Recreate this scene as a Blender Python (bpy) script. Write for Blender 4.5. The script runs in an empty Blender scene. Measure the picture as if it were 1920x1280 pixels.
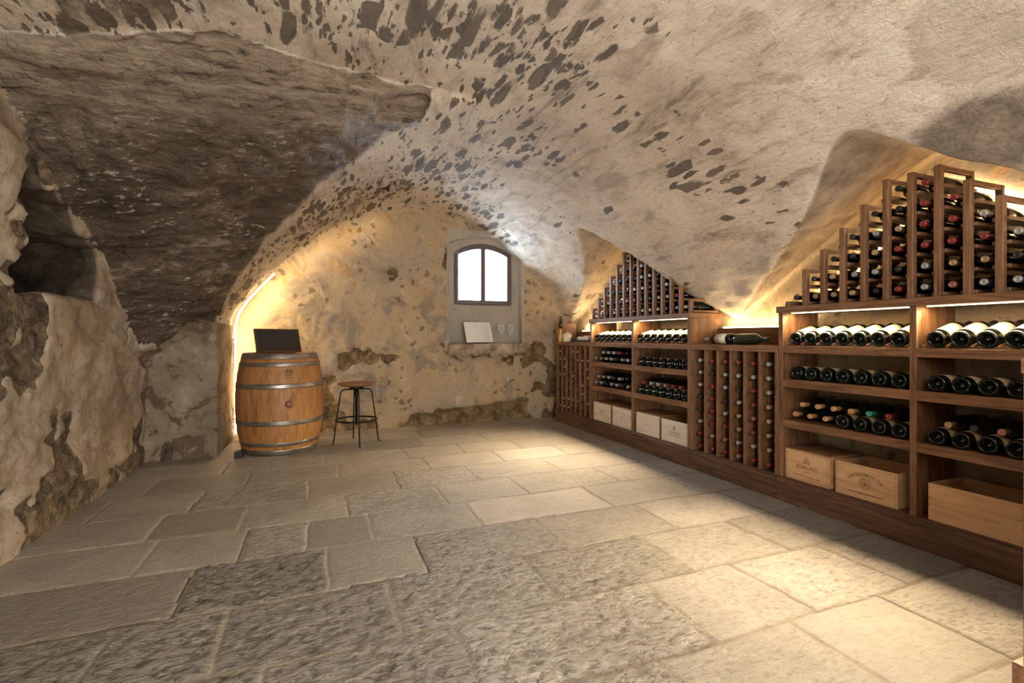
import bpy, bmesh, math, random
import numpy as np
from mathutils import Vector, Matrix, Euler

SC = bpy.context.scene
S = 1.15                      # camera height in metres; lengths below are written in units of it
R = math.radians
rng = random.Random(7)

# ------------------------------------------------------------------ camera
cam_d = bpy.data.cameras.new('camera')
cam_d.sensor_width = 36.0
cam_d.lens = 920.0 / 1920.0 * 36.0
cam_d.shift_y = -8.0 / 1920.0
cam_d.clip_start = 0.02
cam = bpy.data.objects.new('camera', cam_d)
SC.collection.objects.link(cam)
cam.location = (0, 0, S)
cam.rotation_euler = (R(90), 0, R(-21.37))
SC.camera = cam

# ------------------------------------------------------------------ world, exposure, large lights
SC.view_settings.view_transform = 'Standard'
SC.view_settings.look = 'None'
SC.view_settings.gamma = 1.0
SC.view_settings.use_curve_mapping = False
SC.view_settings.exposure = 0.0
world = bpy.data.worlds.new('daylight')
SC.world = world
world.use_nodes = True
bgn = world.node_tree.nodes['Background']
bgn.inputs['Color'].default_value = (0.72, 0.86, 1.0, 1)
bgn.inputs['Strength'].default_value = 30.0


def area(name, loc, rot, sx, sy, power, col, portal=False, spread=None):
    d = bpy.data.lights.new(name, 'AREA')
    d.shape = 'RECTANGLE'
    d.size = sx
    d.size_y = sy
    d.energy = power
    d.color = col
    if spread is not None:
        d.spread = spread
    o = bpy.data.objects.new(name, d)
    SC.collection.objects.link(o)
    o.location = loc
    o.rotation_euler = rot
    if portal:
        d.cycles.is_portal = True
    return o


WARM = (1.0, 0.70, 0.36)
SOFT = (1.0, 0.86, 0.70)
# daylight through the window: a portal in its opening
area('window_portal', (1.85 * S, 5.80 * S, 1.76 * S), (R(-90), 0, 0), 0.74 * S, 0.76 * S, 1, (1, 1, 1), portal=True)
# unseen area fill added behind the camera to brighten the whole room
area('rear_fill', (0.55 * S, -1.50 * S, 1.25 * S), (R(90), 0, 0), 3.0 * S, 1.7 * S, 112, (0.95, 0.97, 1.0))
# second added fill, high up behind the camera, with no fixture
area('overhead_fill', (0.7 * S, -0.5 * S, 2.2 * S), (R(35), 0, R(-15)), 1.0 * S, 0.6 * S, 18, (1.0, 0.92, 0.80))
# unseen fill added low behind the camera, turned upward to brighten the vault
area('upward_fill', (0.4 * S, -1.0 * S, 0.25 * S), (R(150), 0, 0), 1.2 * S, 0.5 * S, 100, (1.0, 0.93, 0.83))


# ------------------------------------------------------------------ object helpers
def link(o):
    SC.collection.objects.link(o)
    return o


def tag(o, label=None, cat=None, group=None, kind=None):
    if label:
        o['label'] = label
    if cat:
        o['category'] = cat
    if group:
        o['group'] = group
    if kind:
        o['kind'] = kind
    return o


def thing(name, label, cat, loc, group=None, rotz=0.0):
    o = link(bpy.data.objects.new(name, None))
    o.empty_display_size = 0.1
    o.location = loc
    o.rotation_euler = (0, 0, rotz)
    return tag(o, label, cat, group)


def mesh_obj(name, me, parent=None, mat=None):
    o = link(bpy.data.objects.new(name, me))
    if mat is not None:
        me.materials.clear()
        me.materials.append(mat)
    if parent is not None:
        o.parent = parent
    return o


def bm_obj(name, bm, mat, parent=None, smooth=False):
    bmesh.ops.recalc_face_normals(bm, faces=bm.faces)
    me = bpy.data.meshes.new(name)
    bm.to_mesh(me)
    bm.free()
    if smooth:
        me.polygons.foreach_set('use_smooth', [True] * len(me.polygons))
    return mesh_obj(name, me, parent, mat)


def add_box(bm, x0, x1, y0, y1, z0, z1, bev=0.0015, mtx=None):
    m = Matrix.Translation(((x0 + x1) / 2, (y0 + y1) / 2, (z0 + z1) / 2)) @ Matrix.Diagonal((abs(x1 - x0), abs(y1 - y0), abs(z1 - z0), 1))
    if mtx is not None:
        m = mtx @ m
    r = bmesh.ops.create_cube(bm, size=1.0, matrix=m)
    if bev:
        es = list({e for v in r['verts'] for e in v.link_edges})
        bmesh.ops.bevel(bm, geom=es, offset=bev, segments=1, affect='EDGES', profile=0.5)


def boxes(name, lst, mat, parent, base=(0, 0, 0), bev=0.0015):
    """lst: boxes in camera-height units, world placed; base: metres of the parent"""
    bm = bmesh.new()
    for (x0, x1, y0, y1, z0, z1) in lst:
        add_box(bm, x0 * S - base[0], x1 * S - base[0], y0 * S - base[1], y1 * S - base[1], z0 * S - base[2], z1 * S - base[2], bev)
    return bm_obj(name, bm, mat, parent)


def lathe(bm, prof, seg=24, mtx=None, a0=0.0, a1=2 * math.pi):
    """prof: list of (r, z)"""
    full = abs(a1 - a0 - 2 * math.pi) < 1e-6
    n = seg if full else seg + 1
    rings = []
    for (r, z) in prof:
        if r < 1e-6:
            p = Vector((0, 0, z))
            rings.append([bm.verts.new(mtx @ p if mtx else p)] * n)
            continue
        ring = []
        for i in range(n):
            a = a0 + (a1 - a0) * i / seg
            p = Vector((r * math.cos(a), r * math.sin(a), z))
            ring.append(bm.verts.new(mtx @ p if mtx else p))
        rings.append(ring)
    for k in range(len(rings) - 1):
        A, B = rings[k], rings[k + 1]
        for i in range(n if full else n - 1):
            j = (i + 1) % n
            vs = []
            for v in (A[i], A[j], B[j], B[i]):
                if v not in vs:
                    vs.append(v)
            if len(vs) >= 3:
                try:
                    bm.faces.new(vs)
                except ValueError:
                    pass


def tube(bm, pts, rad, seg=8, closed=False):
    pts = [Vector(p) for p in pts]
    n = len(pts)
    rings = []
    up = Vector((0, 0, 1))
    prev = None
    for i, p in enumerate(pts):
        a = pts[(i - 1) % n] if (closed or i > 0) else p
        b = pts[(i + 1) % n] if (closed or i < n - 1) else p
        t = (b - a).normalized()
        if prev is None:
            u = t.cross(up)
            if u.length < 1e-3:
                u = t.cross(Vector((1, 0, 0)))
        else:
            u = prev - t * prev.dot(t)
        u.normalize()
        prev = u
        w = t.cross(u)
        rr = rad[i] if isinstance(rad, (list, tuple)) else rad
        rings.append([bm.verts.new(p + (u * math.cos(2 * math.pi * k / seg) + w * math.sin(2 * math.pi * k / seg)) * rr) for k in range(seg)])
    m = n if closed else n - 1
    for i in range(m):
        A, B = rings[i], rings[(i + 1) % n]
        for k in range(seg):
            bm.faces.new((A[k], A[(k + 1) % seg], B[(k + 1) % seg], B[k]))
    if not closed:
        bm.faces.new(rings[0])
        bm.faces.new(rings[-1])


# ------------------------------------------------------------------ node helpers
class NT:
    def __init__(self, name):
        self.m = bpy.data.materials.new(name)
        self.m.use_nodes = True
        self.t = self.m.node_tree
        self.t.nodes.clear()
        self.out = self.t.nodes.new('ShaderNodeOutputMaterial')

    def n(self, kind, ins=None, **props):
        nd = self.t.nodes.new(kind)
        for k, v in props.items():
            setattr(nd, k, v)
        for k, v in (ins or {}).items():
            self.set(nd.inputs[k], v)
        return nd

    def set(self, sock, v):
        if isinstance(v, bpy.types.NodeSocket):
            self.t.links.new(v, sock)
        elif isinstance(v, (tuple, list)) and len(v) == 3 and sock.type == 'RGBA':
            sock.default_value = (*v, 1)
        else:
            sock.default_value = v

    def coord(self, scale=(1, 1, 1), rot=(0, 0, 0), loc=(0, 0, 0)):
        tc = self.n('ShaderNodeTexCoord')
        mp = self.n('ShaderNodeMapping', {'Vector': tc.outputs['Object'], 'Scale': scale, 'Rotation': rot, 'Location': loc})
        return mp.outputs[0]

    def noise(self, vec, scale, detail=4, rough=0.55, dist=0.0):
        return self.n('ShaderNodeTexNoise', {'Vector': vec, 'Scale': scale, 'Detail': detail, 'Roughness': rough, 'Distortion': dist}).outputs['Fac']

    def ramp(self, fac, stops, interp='LINEAR'):
        r = self.n('ShaderNodeValToRGB', {'Fac': fac})
        r.color_ramp.interpolation = interp
        el = r.color_ramp.elements
        while len(el) < len(stops):
            el.new(0.5)
        for e, (p, c) in zip(el, stops):
            e.position = p
            e.color = (*c, 1) if isinstance(c, (tuple, list)) else (c, c, c, 1)
        return r.outputs['Color']

    def mix(self, fac, a, b, mode='MIX'):
        nd = self.n('ShaderNodeMix', data_type='RGBA', blend_type=mode, clamp_factor=True)
        self.set(nd.inputs[0], fac)
        self.set(nd.inputs[6], a)
        self.set(nd.inputs[7], b)
        return nd.outputs[2]

    def math(self, op, a, b=None, c=None, clamp=False):
        nd = self.n('ShaderNodeMath', operation=op, use_clamp=clamp)
        for i, v in enumerate((a, b, c)):
            if v is not None:
                self.set(nd.inputs[i], v)
        return nd.outputs[0]

    def smooth(self, v, lo, hi):
        nd = self.n('ShaderNodeMapRange', {'Value': v, 'From Min': lo, 'From Max': hi}, interpolation_type='SMOOTHSTEP', clamp=True)
        return nd.outputs[0]

    def attr(self, name):
        return self.n('ShaderNodeAttribute', attribute_name=name)

    def bump(self, height, strength=0.5, dist=0.02, normal=None):
        nd = self.n('ShaderNodeBump', {'Height': height, 'Strength': strength, 'Distance': dist})
        if normal is not None:
            self.set(nd.inputs['Normal'], normal)
        return nd.outputs[0]

    def finish(self, color, rough=0.7, normal=None, metal=0.0, spec=0.5, **extra):
        p = self.n('ShaderNodeBsdfPrincipled')
        self.set(p.inputs['Base Color'], color)
        self.set(p.inputs['Roughness'], rough)
        self.set(p.inputs['Metallic'], metal)
        self.set(p.inputs['Specular IOR Level'], spec)
        for k, v in extra.items():
            self.set(p.inputs[k.replace('_', ' ')], v)
        if normal is not None:
            self.set(p.inputs['Normal'], normal)
        self.t.links.new(p.outputs[0], self.out.inputs[0])
        return self.m


def plain(name, col, rough=0.6, metal=0.0, spec=0.5, **extra):
    t = NT(name)
    return t.finish(col, rough, None, metal, spec, **extra)


def emitter(name, col, strength):
    t = NT(name)
    e = t.n('ShaderNodeEmission', {'Color': col, 'Strength': strength})
    t.t.links.new(e.outputs[0], t.out.inputs[0])
    return t.m


# ------------------------------------------------------------------ materials
def vault_material():
    t = NT('vault_plaster')
    c = t.coord()
    # stones lie stretched along the vault (Y)
    cs = t.coord(scale=(1, 0.30, 1))
    warp = t.n('ShaderNodeTexNoise', {'Vector': cs, 'Scale': 11.0, 'Detail': 5.0, 'Roughness': 0.65})
    wv = t.n('ShaderNodeMix', data_type='VECTOR')
    wv.inputs[0].default_value = 0.085
    t.t.links.new(cs, wv.inputs[4])
    t.t.links.new(warp.outputs['Color'], wv.inputs[5])
    v1 = t.n('ShaderNodeTexVoronoi', {'Vector': wv.outputs[1], 'Scale': 18.0, 'Randomness': 1.0})
    v2 = t.n('ShaderNodeTexVoronoi', {'Vector': wv.outputs[1], 'Scale': 10.5, 'Randomness': 1.0})
    dens = t.noise(c, 0.85, 3, 0.55)
    dens2 = t.smooth(dens, 0.40, 0.62)
    dark = t.attr('dark').outputs['Fac']

    gx = t.n('ShaderNodeSeparateXYZ', {0: t.n('ShaderNodeTexCoord').outputs['Object']}).outputs[0]
    bare = t.math('MULTIPLY', t.smooth(gx, 0.9 * S, 1.9 * S), 0.30)

    def stones(v, thr_lo, thr_hi, rad):
        sep = t.n('ShaderNodeSeparateColor', {'Color': v.outputs['Color']})
        pick = sep.outputs[0]
        thr = t.n('ShaderNodeMapRange', {'Value': dens2, 'To Min': thr_hi, 'To Max': thr_lo}).outputs[0]
        on = t.math('GREATER_THAN', pick, t.math('ADD', thr, bare))
        size = t.math('MULTIPLY', t.math('ADD', t.math('MULTIPLY', sep.outputs[1], 0.7), 0.4), rad)
        edge = t.math('DIVIDE', v.outputs['Distance'], size)
        inside = t.math('SUBTRACT', 1.0, t.smooth(edge, 0.75, 1.0))
        return t.math('MULTIPLY', on, inside), sep.outputs[2]

    s1, k1 = stones(v1, 0.30, 0.88, 0.62)
    s2, k2 = stones(v2, 0.45, 0.93, 0.60)
    st = t.math('MAXIMUM', s1, s2)
    n_big = t.noise(c, 1.3, 6, 0.6, 0.6)
    n_mid = t.noise(t.coord(scale=(1, 0.4, 1)), 6.0, 6, 0.65, 0.5)
    n_fine = t.noise(c, 60.0, 3, 0.6)
    base = t.ramp(n_big, [(0.28, (0.44, 0.35, 0.26)), (0.45, (0.62, 0.515, 0.40)), (0.62, (0.72, 0.62, 0.495)), (0.8, (0.66, 0.59, 0.49))])
    n_str = t.noise(t.coord(scale=(1, 0.16, 1)), 9.0, 8, 0.7, 0.8)
    n_pit = t.noise(t.coord(scale=(1, 0.45, 1)), 38.0, 6, 0.7, 0.4)
    base = t.mix(t.math('MULTIPLY', t.smooth(n_mid, 0.50, 0.68), 0.62), base, (0.29, 0.22, 0.155))
    base = t.mix(t.math('MULTIPLY', t.math('MULTIPLY', t.smooth(n_str, 0.51, 0.66), t.smooth(n_big, 0.60, 0.40)), 0.75), base, (0.17, 0.128, 0.09))
    base = t.mix(t.math('MULTIPLY', t.smooth(n_pit, 0.44, 0.32), 0.6), base, (0.22, 0.165, 0.12))
    base = t.mix(t.math('MULTIPLY', t.smooth(n_fine, 0.55, 0.75), 0.30), base, (0.80, 0.72, 0.60))
    v3 = t.n('ShaderNodeTexVoronoi', {'Vector': wv.outputs[1], 'Scale': 42.0, 'Randomness': 1.0})
    s3, k3 = stones(v3, 0.62, 0.93, 0.62)
    st = t.math('MAXIMUM', st, s3)
    scol = t.mix(k1, (0.05, 0.036, 0.025), (0.155, 0.115, 0.08))
    scol = t.mix(t.smooth(n_fine, 0.4, 0.7), scol, (0.115, 0.085, 0.06))
    col = t.mix(t.math('MULTIPLY', st, 0.92), base, scol)
    lun = t.attr('lunette').outputs['Fac']
    lcol = t.ramp(t.noise(t.coord(scale=(1.0, 0.7, 1.0)), 5.5, 9, 0.7, 0.8), [(0.34, (0.10, 0.073, 0.048)), (0.50, (0.235, 0.178, 0.122)), (0.66, (0.37, 0.295, 0.21))])
    col = t.mix(t.math('MULTIPLY', lun, 0.92), col, lcol)
    # smooth repaired plaster with a torn lower edge, and bare rock under it, near the far right crown
    geo = t.n('ShaderNodeTexCoord').outputs['Object']

    def blob(cen, rad, soft=0.25, wob=0.35):
        d = t.n('ShaderNodeVectorMath', {0: geo, 1: cen}, operation='SUBTRACT').outputs[0]
        d = t.n('ShaderNodeVectorMath', {0: d, 1: (1 / rad[0], 1 / rad[1], 1 / rad[2])}, operation='MULTIPLY').outputs[0]
        ln = t.n('ShaderNodeVectorMath', {0: d}, operation='LENGTH').outputs[1]
        ln = t.math('ADD', ln, t.math('MULTIPLY', t.math('SUBTRACT', n_mid, 0.5), wob))
        return t.math('SUBTRACT', 1.0, t.smooth(ln, 1.0 - soft, 1.0))

    rock = t.ramp(t.noise(c, 14.0, 8, 0.7), [(0.3, (0.06, 0.042, 0.03)), (0.55, (0.20, 0.15, 0.105)), (0.75, (0.36, 0.28, 0.2))])
    b_rock = blob((2.42 * S, 1.10 * S, 1.80 * S), (0.22 * S, 0.27 * S, 0.24 * S), 0.45, 1.3)
    col = t.mix(t.math('MULTIPLY', b_rock, 0.9), col, rock)
    smoothp = t.mix(n_big, (0.44, 0.365, 0.27), (0.58, 0.50, 0.39))
    b_sm = blob((2.13 * S, 1.00 * S, 2.07 * S), (0.20 * S, 0.20 * S, 0.22 * S), 0.06, 0.7)
    col = t.mix(b_sm, col, smoothp)
    b_l = blob((-0.75 * S, 2.15 * S, 2.3 * S), (0.55 * S, 0.45 * S, 0.6 * S), 0.5, 0.5)
    col = t.mix(t.math('MULTIPLY', b_l, t.smooth(n_mid, 0.42, 0.56)), col, rock)
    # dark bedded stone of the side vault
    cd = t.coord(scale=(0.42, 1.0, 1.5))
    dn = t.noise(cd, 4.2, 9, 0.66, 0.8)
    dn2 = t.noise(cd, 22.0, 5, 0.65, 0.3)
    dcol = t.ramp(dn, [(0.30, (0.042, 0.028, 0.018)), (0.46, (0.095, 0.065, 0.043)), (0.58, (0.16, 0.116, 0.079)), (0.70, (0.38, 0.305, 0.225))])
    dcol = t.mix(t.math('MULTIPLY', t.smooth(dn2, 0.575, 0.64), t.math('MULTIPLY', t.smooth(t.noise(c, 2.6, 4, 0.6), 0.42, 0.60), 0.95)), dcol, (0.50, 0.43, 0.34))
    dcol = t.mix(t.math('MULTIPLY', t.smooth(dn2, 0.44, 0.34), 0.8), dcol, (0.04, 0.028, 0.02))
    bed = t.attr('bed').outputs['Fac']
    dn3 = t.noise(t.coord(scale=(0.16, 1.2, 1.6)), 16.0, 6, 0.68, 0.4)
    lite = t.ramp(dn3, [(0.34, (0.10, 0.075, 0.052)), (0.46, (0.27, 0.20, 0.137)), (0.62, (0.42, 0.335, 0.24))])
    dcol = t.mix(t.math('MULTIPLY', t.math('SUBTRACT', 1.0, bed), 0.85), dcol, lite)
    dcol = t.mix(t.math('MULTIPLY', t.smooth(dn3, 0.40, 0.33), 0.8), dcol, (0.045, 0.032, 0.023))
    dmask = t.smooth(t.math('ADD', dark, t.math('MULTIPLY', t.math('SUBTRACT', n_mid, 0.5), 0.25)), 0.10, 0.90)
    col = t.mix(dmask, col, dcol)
    # relief
    hb = t.math('MULTIPLY', n_fine, 0.25)
    hb = t.math('ADD', hb, t.math('MULTIPLY', n_mid, 0.9))
    hb = t.math('ADD', hb, t.math('MULTIPLY', n_pit, 0.8))
    hb = t.math('ADD', hb, t.math('MULTIPLY', n_str, 0.6))
    hb = t.math('SUBTRACT', hb, t.math('MULTIPLY', st, t.math('SUBTRACT', 0.55, dmask)))
    hb = t.math('ADD', hb, t.math('MULTIPLY', t.math('ADD', t.math('ADD', dn2, dn3), dn), t.math('MULTIPLY', dmask, 1.3)))
    nrm = t.bump(hb, 0.75, 0.028)
    rgh = t.mix(dmask, (0.72, 0.72, 0.72), (0.42, 0.42, 0.42))
    return t.finish(col, rgh, nrm, 0, 0.4)


def wall_material(name, kind):
    t = NT(name)
    c = t.coord()
    n_big = t.noise(c, 1.1, 6, 0.62, 0.8)
    n_mid = t.noise(c, 4.2, 8, 0.66, 0.6)
    n_fine = t.noise(c, 34.0, 4, 0.65)
    peel = t.attr('peel').outputs['Fac']
    pm = t.smooth(t.math('ADD', peel, t.math('MULTIPLY', t.math('SUBTRACT', n_mid, 0.5), 0.5)), 0.44, 0.54)
    if kind == 'left':
        base = t.ramp(n_big, [(0.30, (0.22, 0.16, 0.105)), (0.45, (0.36, 0.28, 0.195)), (0.58, (0.48, 0.395, 0.295)), (0.75, (0.40, 0.33, 0.25))])
        fl = t.noise(c, 11.0, 7, 0.72, 0.4)
        base = t.mix(t.math('MULTIPLY', t.smooth(fl, 0.52, 0.60), 0.55), base, (0.27, 0.20, 0.13))
        base = t.mix(t.math('MULTIPLY', t.smooth(fl, 0.42, 0.36), 0.55), base, (0.56, 0.49, 0.39))
        vs_ = t.noise(t.coord(scale=(1, 1, 0.22)), 7.0, 7, 0.68, 0.6)
        base = t.mix(t.math('MULTIPLY', t.smooth(vs_, 0.50, 0.66), 0.6), base, (0.24, 0.18, 0.125))
        base = t.mix(t.math('MULTIPLY', t.smooth(n_mid, 0.56, 0.70), 0.6), base, (0.42, 0.285, 0.15))
        base = t.mix(t.math('MULTIPLY', t.smooth(n_mid, 0.40, 0.30), 0.55), base, (0.60, 0.54, 0.46))
        rock = t.ramp(t.noise(c, 9.0, 8, 0.72, 0.5), [(0.34, (0.06, 0.042, 0.028)), (0.5, (0.22, 0.16, 0.10)), (0.60, (0.38, 0.28, 0.17)), (0.72, (0.50, 0.40, 0.28))])
    elif kind == 'alcove':
        base = t.ramp(n_big, [(0.32, (0.17, 0.125, 0.085)), (0.5, (0.27, 0.205, 0.14)), (0.66, (0.38, 0.30, 0.215))])
        base = t.mix(t.math('MULTIPLY', t.smooth(n_mid, 0.52, 0.57), 0.85), base, (0.135, 0.095, 0.058))
        base = t.mix(t.math('MULTIPLY', t.smooth(n_mid, 0.43, 0.37), 0.6), base, (0.46, 0.385, 0.29))
        rock = t.ramp(t.noise(c, 9.0, 8, 0.72), [(0.35, (0.07, 0.05, 0.035)), (0.6, (0.22, 0.165, 0.115))])
    else:
        base = t.ramp(n_big, [(0.28, (0.22, 0.18, 0.145)), (0.42, (0.42, 0.34, 0.25)), (0.56, (0.48, 0.36, 0.215)), (0.72, (0.46, 0.385, 0.30))])
        base = t.mix(t.math('MULTIPLY', t.smooth(n_mid, 0.55, 0.68), 0.7), base, (0.44, 0.25, 0.09))
        base = t.mix(t.math('MULTIPLY', t.smooth(n_mid, 0.42, 0.30), 0.5), base, (0.58, 0.53, 0.46))
        g1 = t.noise(c, 2.3, 7, 0.7, 1.0)
        base = t.mix(t.math('MULTIPLY', t.smooth(g1, 0.50, 0.62), 0.75), base, (0.235, 0.205, 0.175))
        base = t.mix(t.math('MULTIPLY', t.smooth(g1, 0.40, 0.32), 0.6), base, (0.60, 0.52, 0.40))
        wvs = t.n('ShaderNodeVectorMath', {0: t.n('ShaderNodeTexNoise', {'Vector': c, 'Scale': 7.0, 'Detail': 4.0}).outputs['Color']}, operation='SCALE')
        wvs.inputs['Scale'].default_value = 0.16
        wa = t.n('ShaderNodeVectorMath', {0: c, 1: wvs.outputs[0]}, operation='ADD')
        vo = t.n('ShaderNodeTexVoronoi', {'Vector': wa.outputs[0], 'Scale': 8.0})
        sp = t.math('MULTIPLY', t.smooth(vo.outputs['Distance'], 0.30, 0.20), t.smooth(t.noise(c, 1.7, 3), 0.44, 0.56))
        base = t.mix(t.math('MULTIPLY', sp, 0.75), base, (0.15, 0.105, 0.06))
        rock = t.ramp(t.noise(c, 7.0, 8, 0.72), [(0.34, (0.08, 0.055, 0.03)), (0.52, (0.28, 0.19, 0.095)), (0.68, (0.46, 0.35, 0.22))])
    spk = t.math('MULTIPLY', t.smooth(t.noise(c, 26.0, 3, 0.5, 0.4), 0.68, 0.72), 0.8)
    base = t.mix(spk, base, (0.13, 0.09, 0.06))
    base = t.mix(t.math('MULTIPLY', t.attr('niche').outputs['Fac'], 0.8), base, t.mix(n_mid, (0.30, 0.265, 0.225), (0.58, 0.53, 0.46)))
    col = t.mix(pm, base, rock)
    hole_shade = t.attr('hole_shade').outputs['Fac']  # shade inside the wall hole, put into the rock colour
    col = t.mix(t.math('MULTIPLY', hole_shade, 0.92), col, t.ramp(t.noise(c, 6.0, 8, 0.7, 0.6), [(0.35, (0.022, 0.015, 0.010)), (0.55, (0.075, 0.052, 0.034)), (0.72, (0.15, 0.11, 0.075))]))
    cws = t.n('ShaderNodeVectorMath', {0: t.n('ShaderNodeTexNoise', {'Vector': c, 'Scale': 9.0, 'Detail': 5.0}).outputs['Color']}, operation='SCALE')
    cws.inputs['Scale'].default_value = 0.22
    cw = t.n('ShaderNodeVectorMath', {0: c, 1: cws.outputs[0]}, operation='ADD')
    crack = t.n('ShaderNodeTexVoronoi', {'Vector': cw.outputs[0], 'Scale': 6.5}, feature='DISTANCE_TO_EDGE').outputs['Distance']
    ck = t.math('MULTIPLY', t.math('MULTIPLY', t.smooth(t.math('ADD', crack, t.math('MULTIPLY', t.math('SUBTRACT', n_fine, 0.5), 0.12)), 0.05, 0.0), pm), 0.5)
    col = t.mix(ck, col, (0.05, 0.035, 0.025))
    h = t.math('ADD', t.math('MULTIPLY', n_fine, 0.35), t.math('MULTIPLY', t.noise(c, 13.0, 8, 0.7), 0.5 if kind == 'left' else 0.9))
    h = t.math('ADD', h, t.math('MULTIPLY', n_mid, 0.25))
    h = t.math('ADD', h, t.math('MULTIPLY', t.math('MULTIPLY', t.noise(c, 14.0, 8, 0.75), pm), 2.0))
    h = t.math('SUBTRACT', h, t.math('MULTIPLY', pm, 0.6))
    h = t.math('SUBTRACT', h, ck)
    return t.finish(col, 0.82, t.bump(h, 0.8, 0.03), 0, 0.3)


def floor_material():
    t = NT('floor_slabs')
    c = t.coord()
    tint = t.attr('tint').outputs['Fac']
    grout = t.attr('grout').outputs['Fac']
    relief = t.attr('relief').outputs['Fac']
    ro = t.attr('rough').outputs['Fac']
    n = t.noise(c, 2.2, 6, 0.6, 0.4)
    nf = t.noise(c, 55.0, 5, 0.68)
    nm = t.noise(t.coord(scale=(0.6, 1.4, 1), rot=(0, 0, 0.3)), 15.0, 6, 0.68, 0.6)
    np_ = t.noise(t.coord(scale=(0.55, 1.7, 1), rot=(0, 0, 0.25)), 36.0, 5, 0.62, 0.3)
    base = t.ramp(n, [(0.3, (0.285, 0.255, 0.22)), (0.5, (0.375, 0.338, 0.293)), (0.7, (0.455, 0.415, 0.362))])
    base = t.mix(t.math('MULTIPLY', tint, 0.85), base, (0.235, 0.207, 0.175))
    base = t.mix(t.math('MULTIPLY', t.smooth(nm, 0.45, 0.30), 0.5), base, (0.17, 0.14, 0.105))
    base = t.mix(t.math('MULTIPLY', t.smooth(relief, 0.48, 0.34), t.math('MULTIPLY', ro, 0.45)), base, (0.095, 0.075, 0.058))
    base = t.mix(t.math('MULTIPLY', t.smooth(np_, 0.475, 0.40), t.math('ADD', 0.12, t.math('MULTIPLY', ro, 0.85))), base, (0.10, 0.08, 0.062))
    base = t.mix(t.math('MULTIPLY', t.smooth(nf, 0.56, 0.75), 0.35), base, (0.54, 0.49, 0.42))
    jc = t.mix(t.attr('darkjoint').outputs['Fac'], (0.46, 0.385, 0.30), (0.16, 0.125, 0.085))
    col = t.mix(t.math('MULTIPLY', grout, 0.9), base, jc)
    h = t.math('ADD', t.math('MULTIPLY', nf, 0.35), t.math('MULTIPLY', nm, t.math('ADD', t.math('MULTIPLY', ro, 0.9), 0.25)))
    h = t.math('ADD', h, t.math('MULTIPLY', np_, t.math('ADD', 0.1, t.math('MULTIPLY', ro, 1.6))))
    rg = t.math('ADD', 0.27, t.math('MULTIPLY', nf, 0.28))
    return t.finish(col, rg, t.bump(h, 1.0, 0.028), 0, 0.5)


def wood(name, axis, c0, c1, c2, rough=0.45, scale=1.0):
    t = NT(name)
    st = {'x': (0.10, 1, 1), 'y': (1, 0.10, 1), 'z': (1, 1, 0.10)}[axis]
    info = t.n('ShaderNodeObjectInfo')
    off = t.n('ShaderNodeVectorMath', {0: (7.3, 3.1, 5.7)}, operation='SCALE')
    t.set(off.inputs['Scale'], info.outputs['Random'])
    tc = t.n('ShaderNodeTexCoord')
    ad = t.n('ShaderNodeVectorMath', {0: tc.outputs['Object'], 1: off.outputs[0]}, operation='ADD')
    mp = t.n('ShaderNodeMapping', {'Vector': ad.outputs[0], 'Scale': st})
    v = mp.outputs[0]
    g = t.noise(v, 26.0 * scale, 6, 0.62, 1.2)
    g2 = t.noise(v, 130.0 * scale, 3, 0.6)
    col = t.ramp(g, [(0.28, c0), (0.5, c1), (0.74, c2)])
    col = t.mix(t.math('MULTIPLY', t.smooth(g2, 0.56, 0.70), 0.4), col, c0)
    h = t.math('ADD', t.math('MULTIPLY', g, 0.6), t.math('MULTIPLY', g2, 0.4))
    return t.finish(col, rough, t.bump(h, 0.25, 0.003), 0, 0.45)


WAL = ((0.045, 0.021, 0.011), (0.115, 0.056, 0.030), (0.20, 0.105, 0.058))
WAL2 = ((0.070, 0.030, 0.013), (0.195, 0.093, 0.043), (0.31, 0.165, 0.083))
M = {}
M['vault'] = vault_material()
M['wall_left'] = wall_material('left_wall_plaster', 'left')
M['wall_alcove'] = wall_material('alcove_wall_plaster', 'alcove')
M['wall_back'] = wall_material('back_wall_plaster', 'back')
M['floor'] = floor_material()
for ax in 'xyz':
    M['walnut_' + ax] = wood('walnut_' + ax, ax, *WAL2)
    M['dark_walnut_' + ax] = wood('dark_walnut_' + ax, ax, *WAL)
    M['pine_' + ax] = wood('pine_' + ax, ax, (0.42, 0.22, 0.10), (0.62, 0.38, 0.20), (0.74, 0.50, 0.30), 0.6, 0.45)
    M['pale_pine_' + ax] = wood('pale_pine_' + ax, ax, (0.55, 0.46, 0.36), (0.68, 0.59, 0.48), (0.76, 0.68, 0.58), 0.6, 0.6)
M['pine_brown'] = wood('pine_brown', 'x', (0.17, 0.085, 0.03), (0.30, 0.155, 0.06), (0.40, 0.22, 0.09), 0.55, 0.5)
M['oak'] = wood('barrel_oak', 'z', (0.22, 0.095, 0.028), (0.42, 0.195, 0.062), (0.54, 0.275, 0.095), 0.5, 0.9)
M['oak_dark'] = wood('oak_dark', 'z', (0.02, 0.009, 0.004), (0.05, 0.022, 0.009), (0.08, 0.036, 0.015), 0.5)
M['seat_wood'] = wood('seat_wood', 'x', (0.12, 0.05, 0.02), (0.26, 0.12, 0.05), (0.36, 0.18, 0.08), 0.4)
t_ = NT('galvanised_hoop')
nz = t_.noise(t_.coord(scale=(1, 1, 5)), 9.0, 5, 0.6)
M['hoop'] = t_.finish(t_.ramp(nz, [(0.3, (0.22, 0.20, 0.17)), (0.7, (0.50, 0.47, 0.42))]), 0.38, t_.bump(nz, 0.1, 0.004), 0.85)
M['iron'] = plain('black_iron', (0.012, 0.011, 0.011), 0.45, 0.6)
M['bottle'] = plain('dark_bottle_glass', (0.006, 0.0075, 0.005), 0.10, 0, 0.55)
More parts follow.
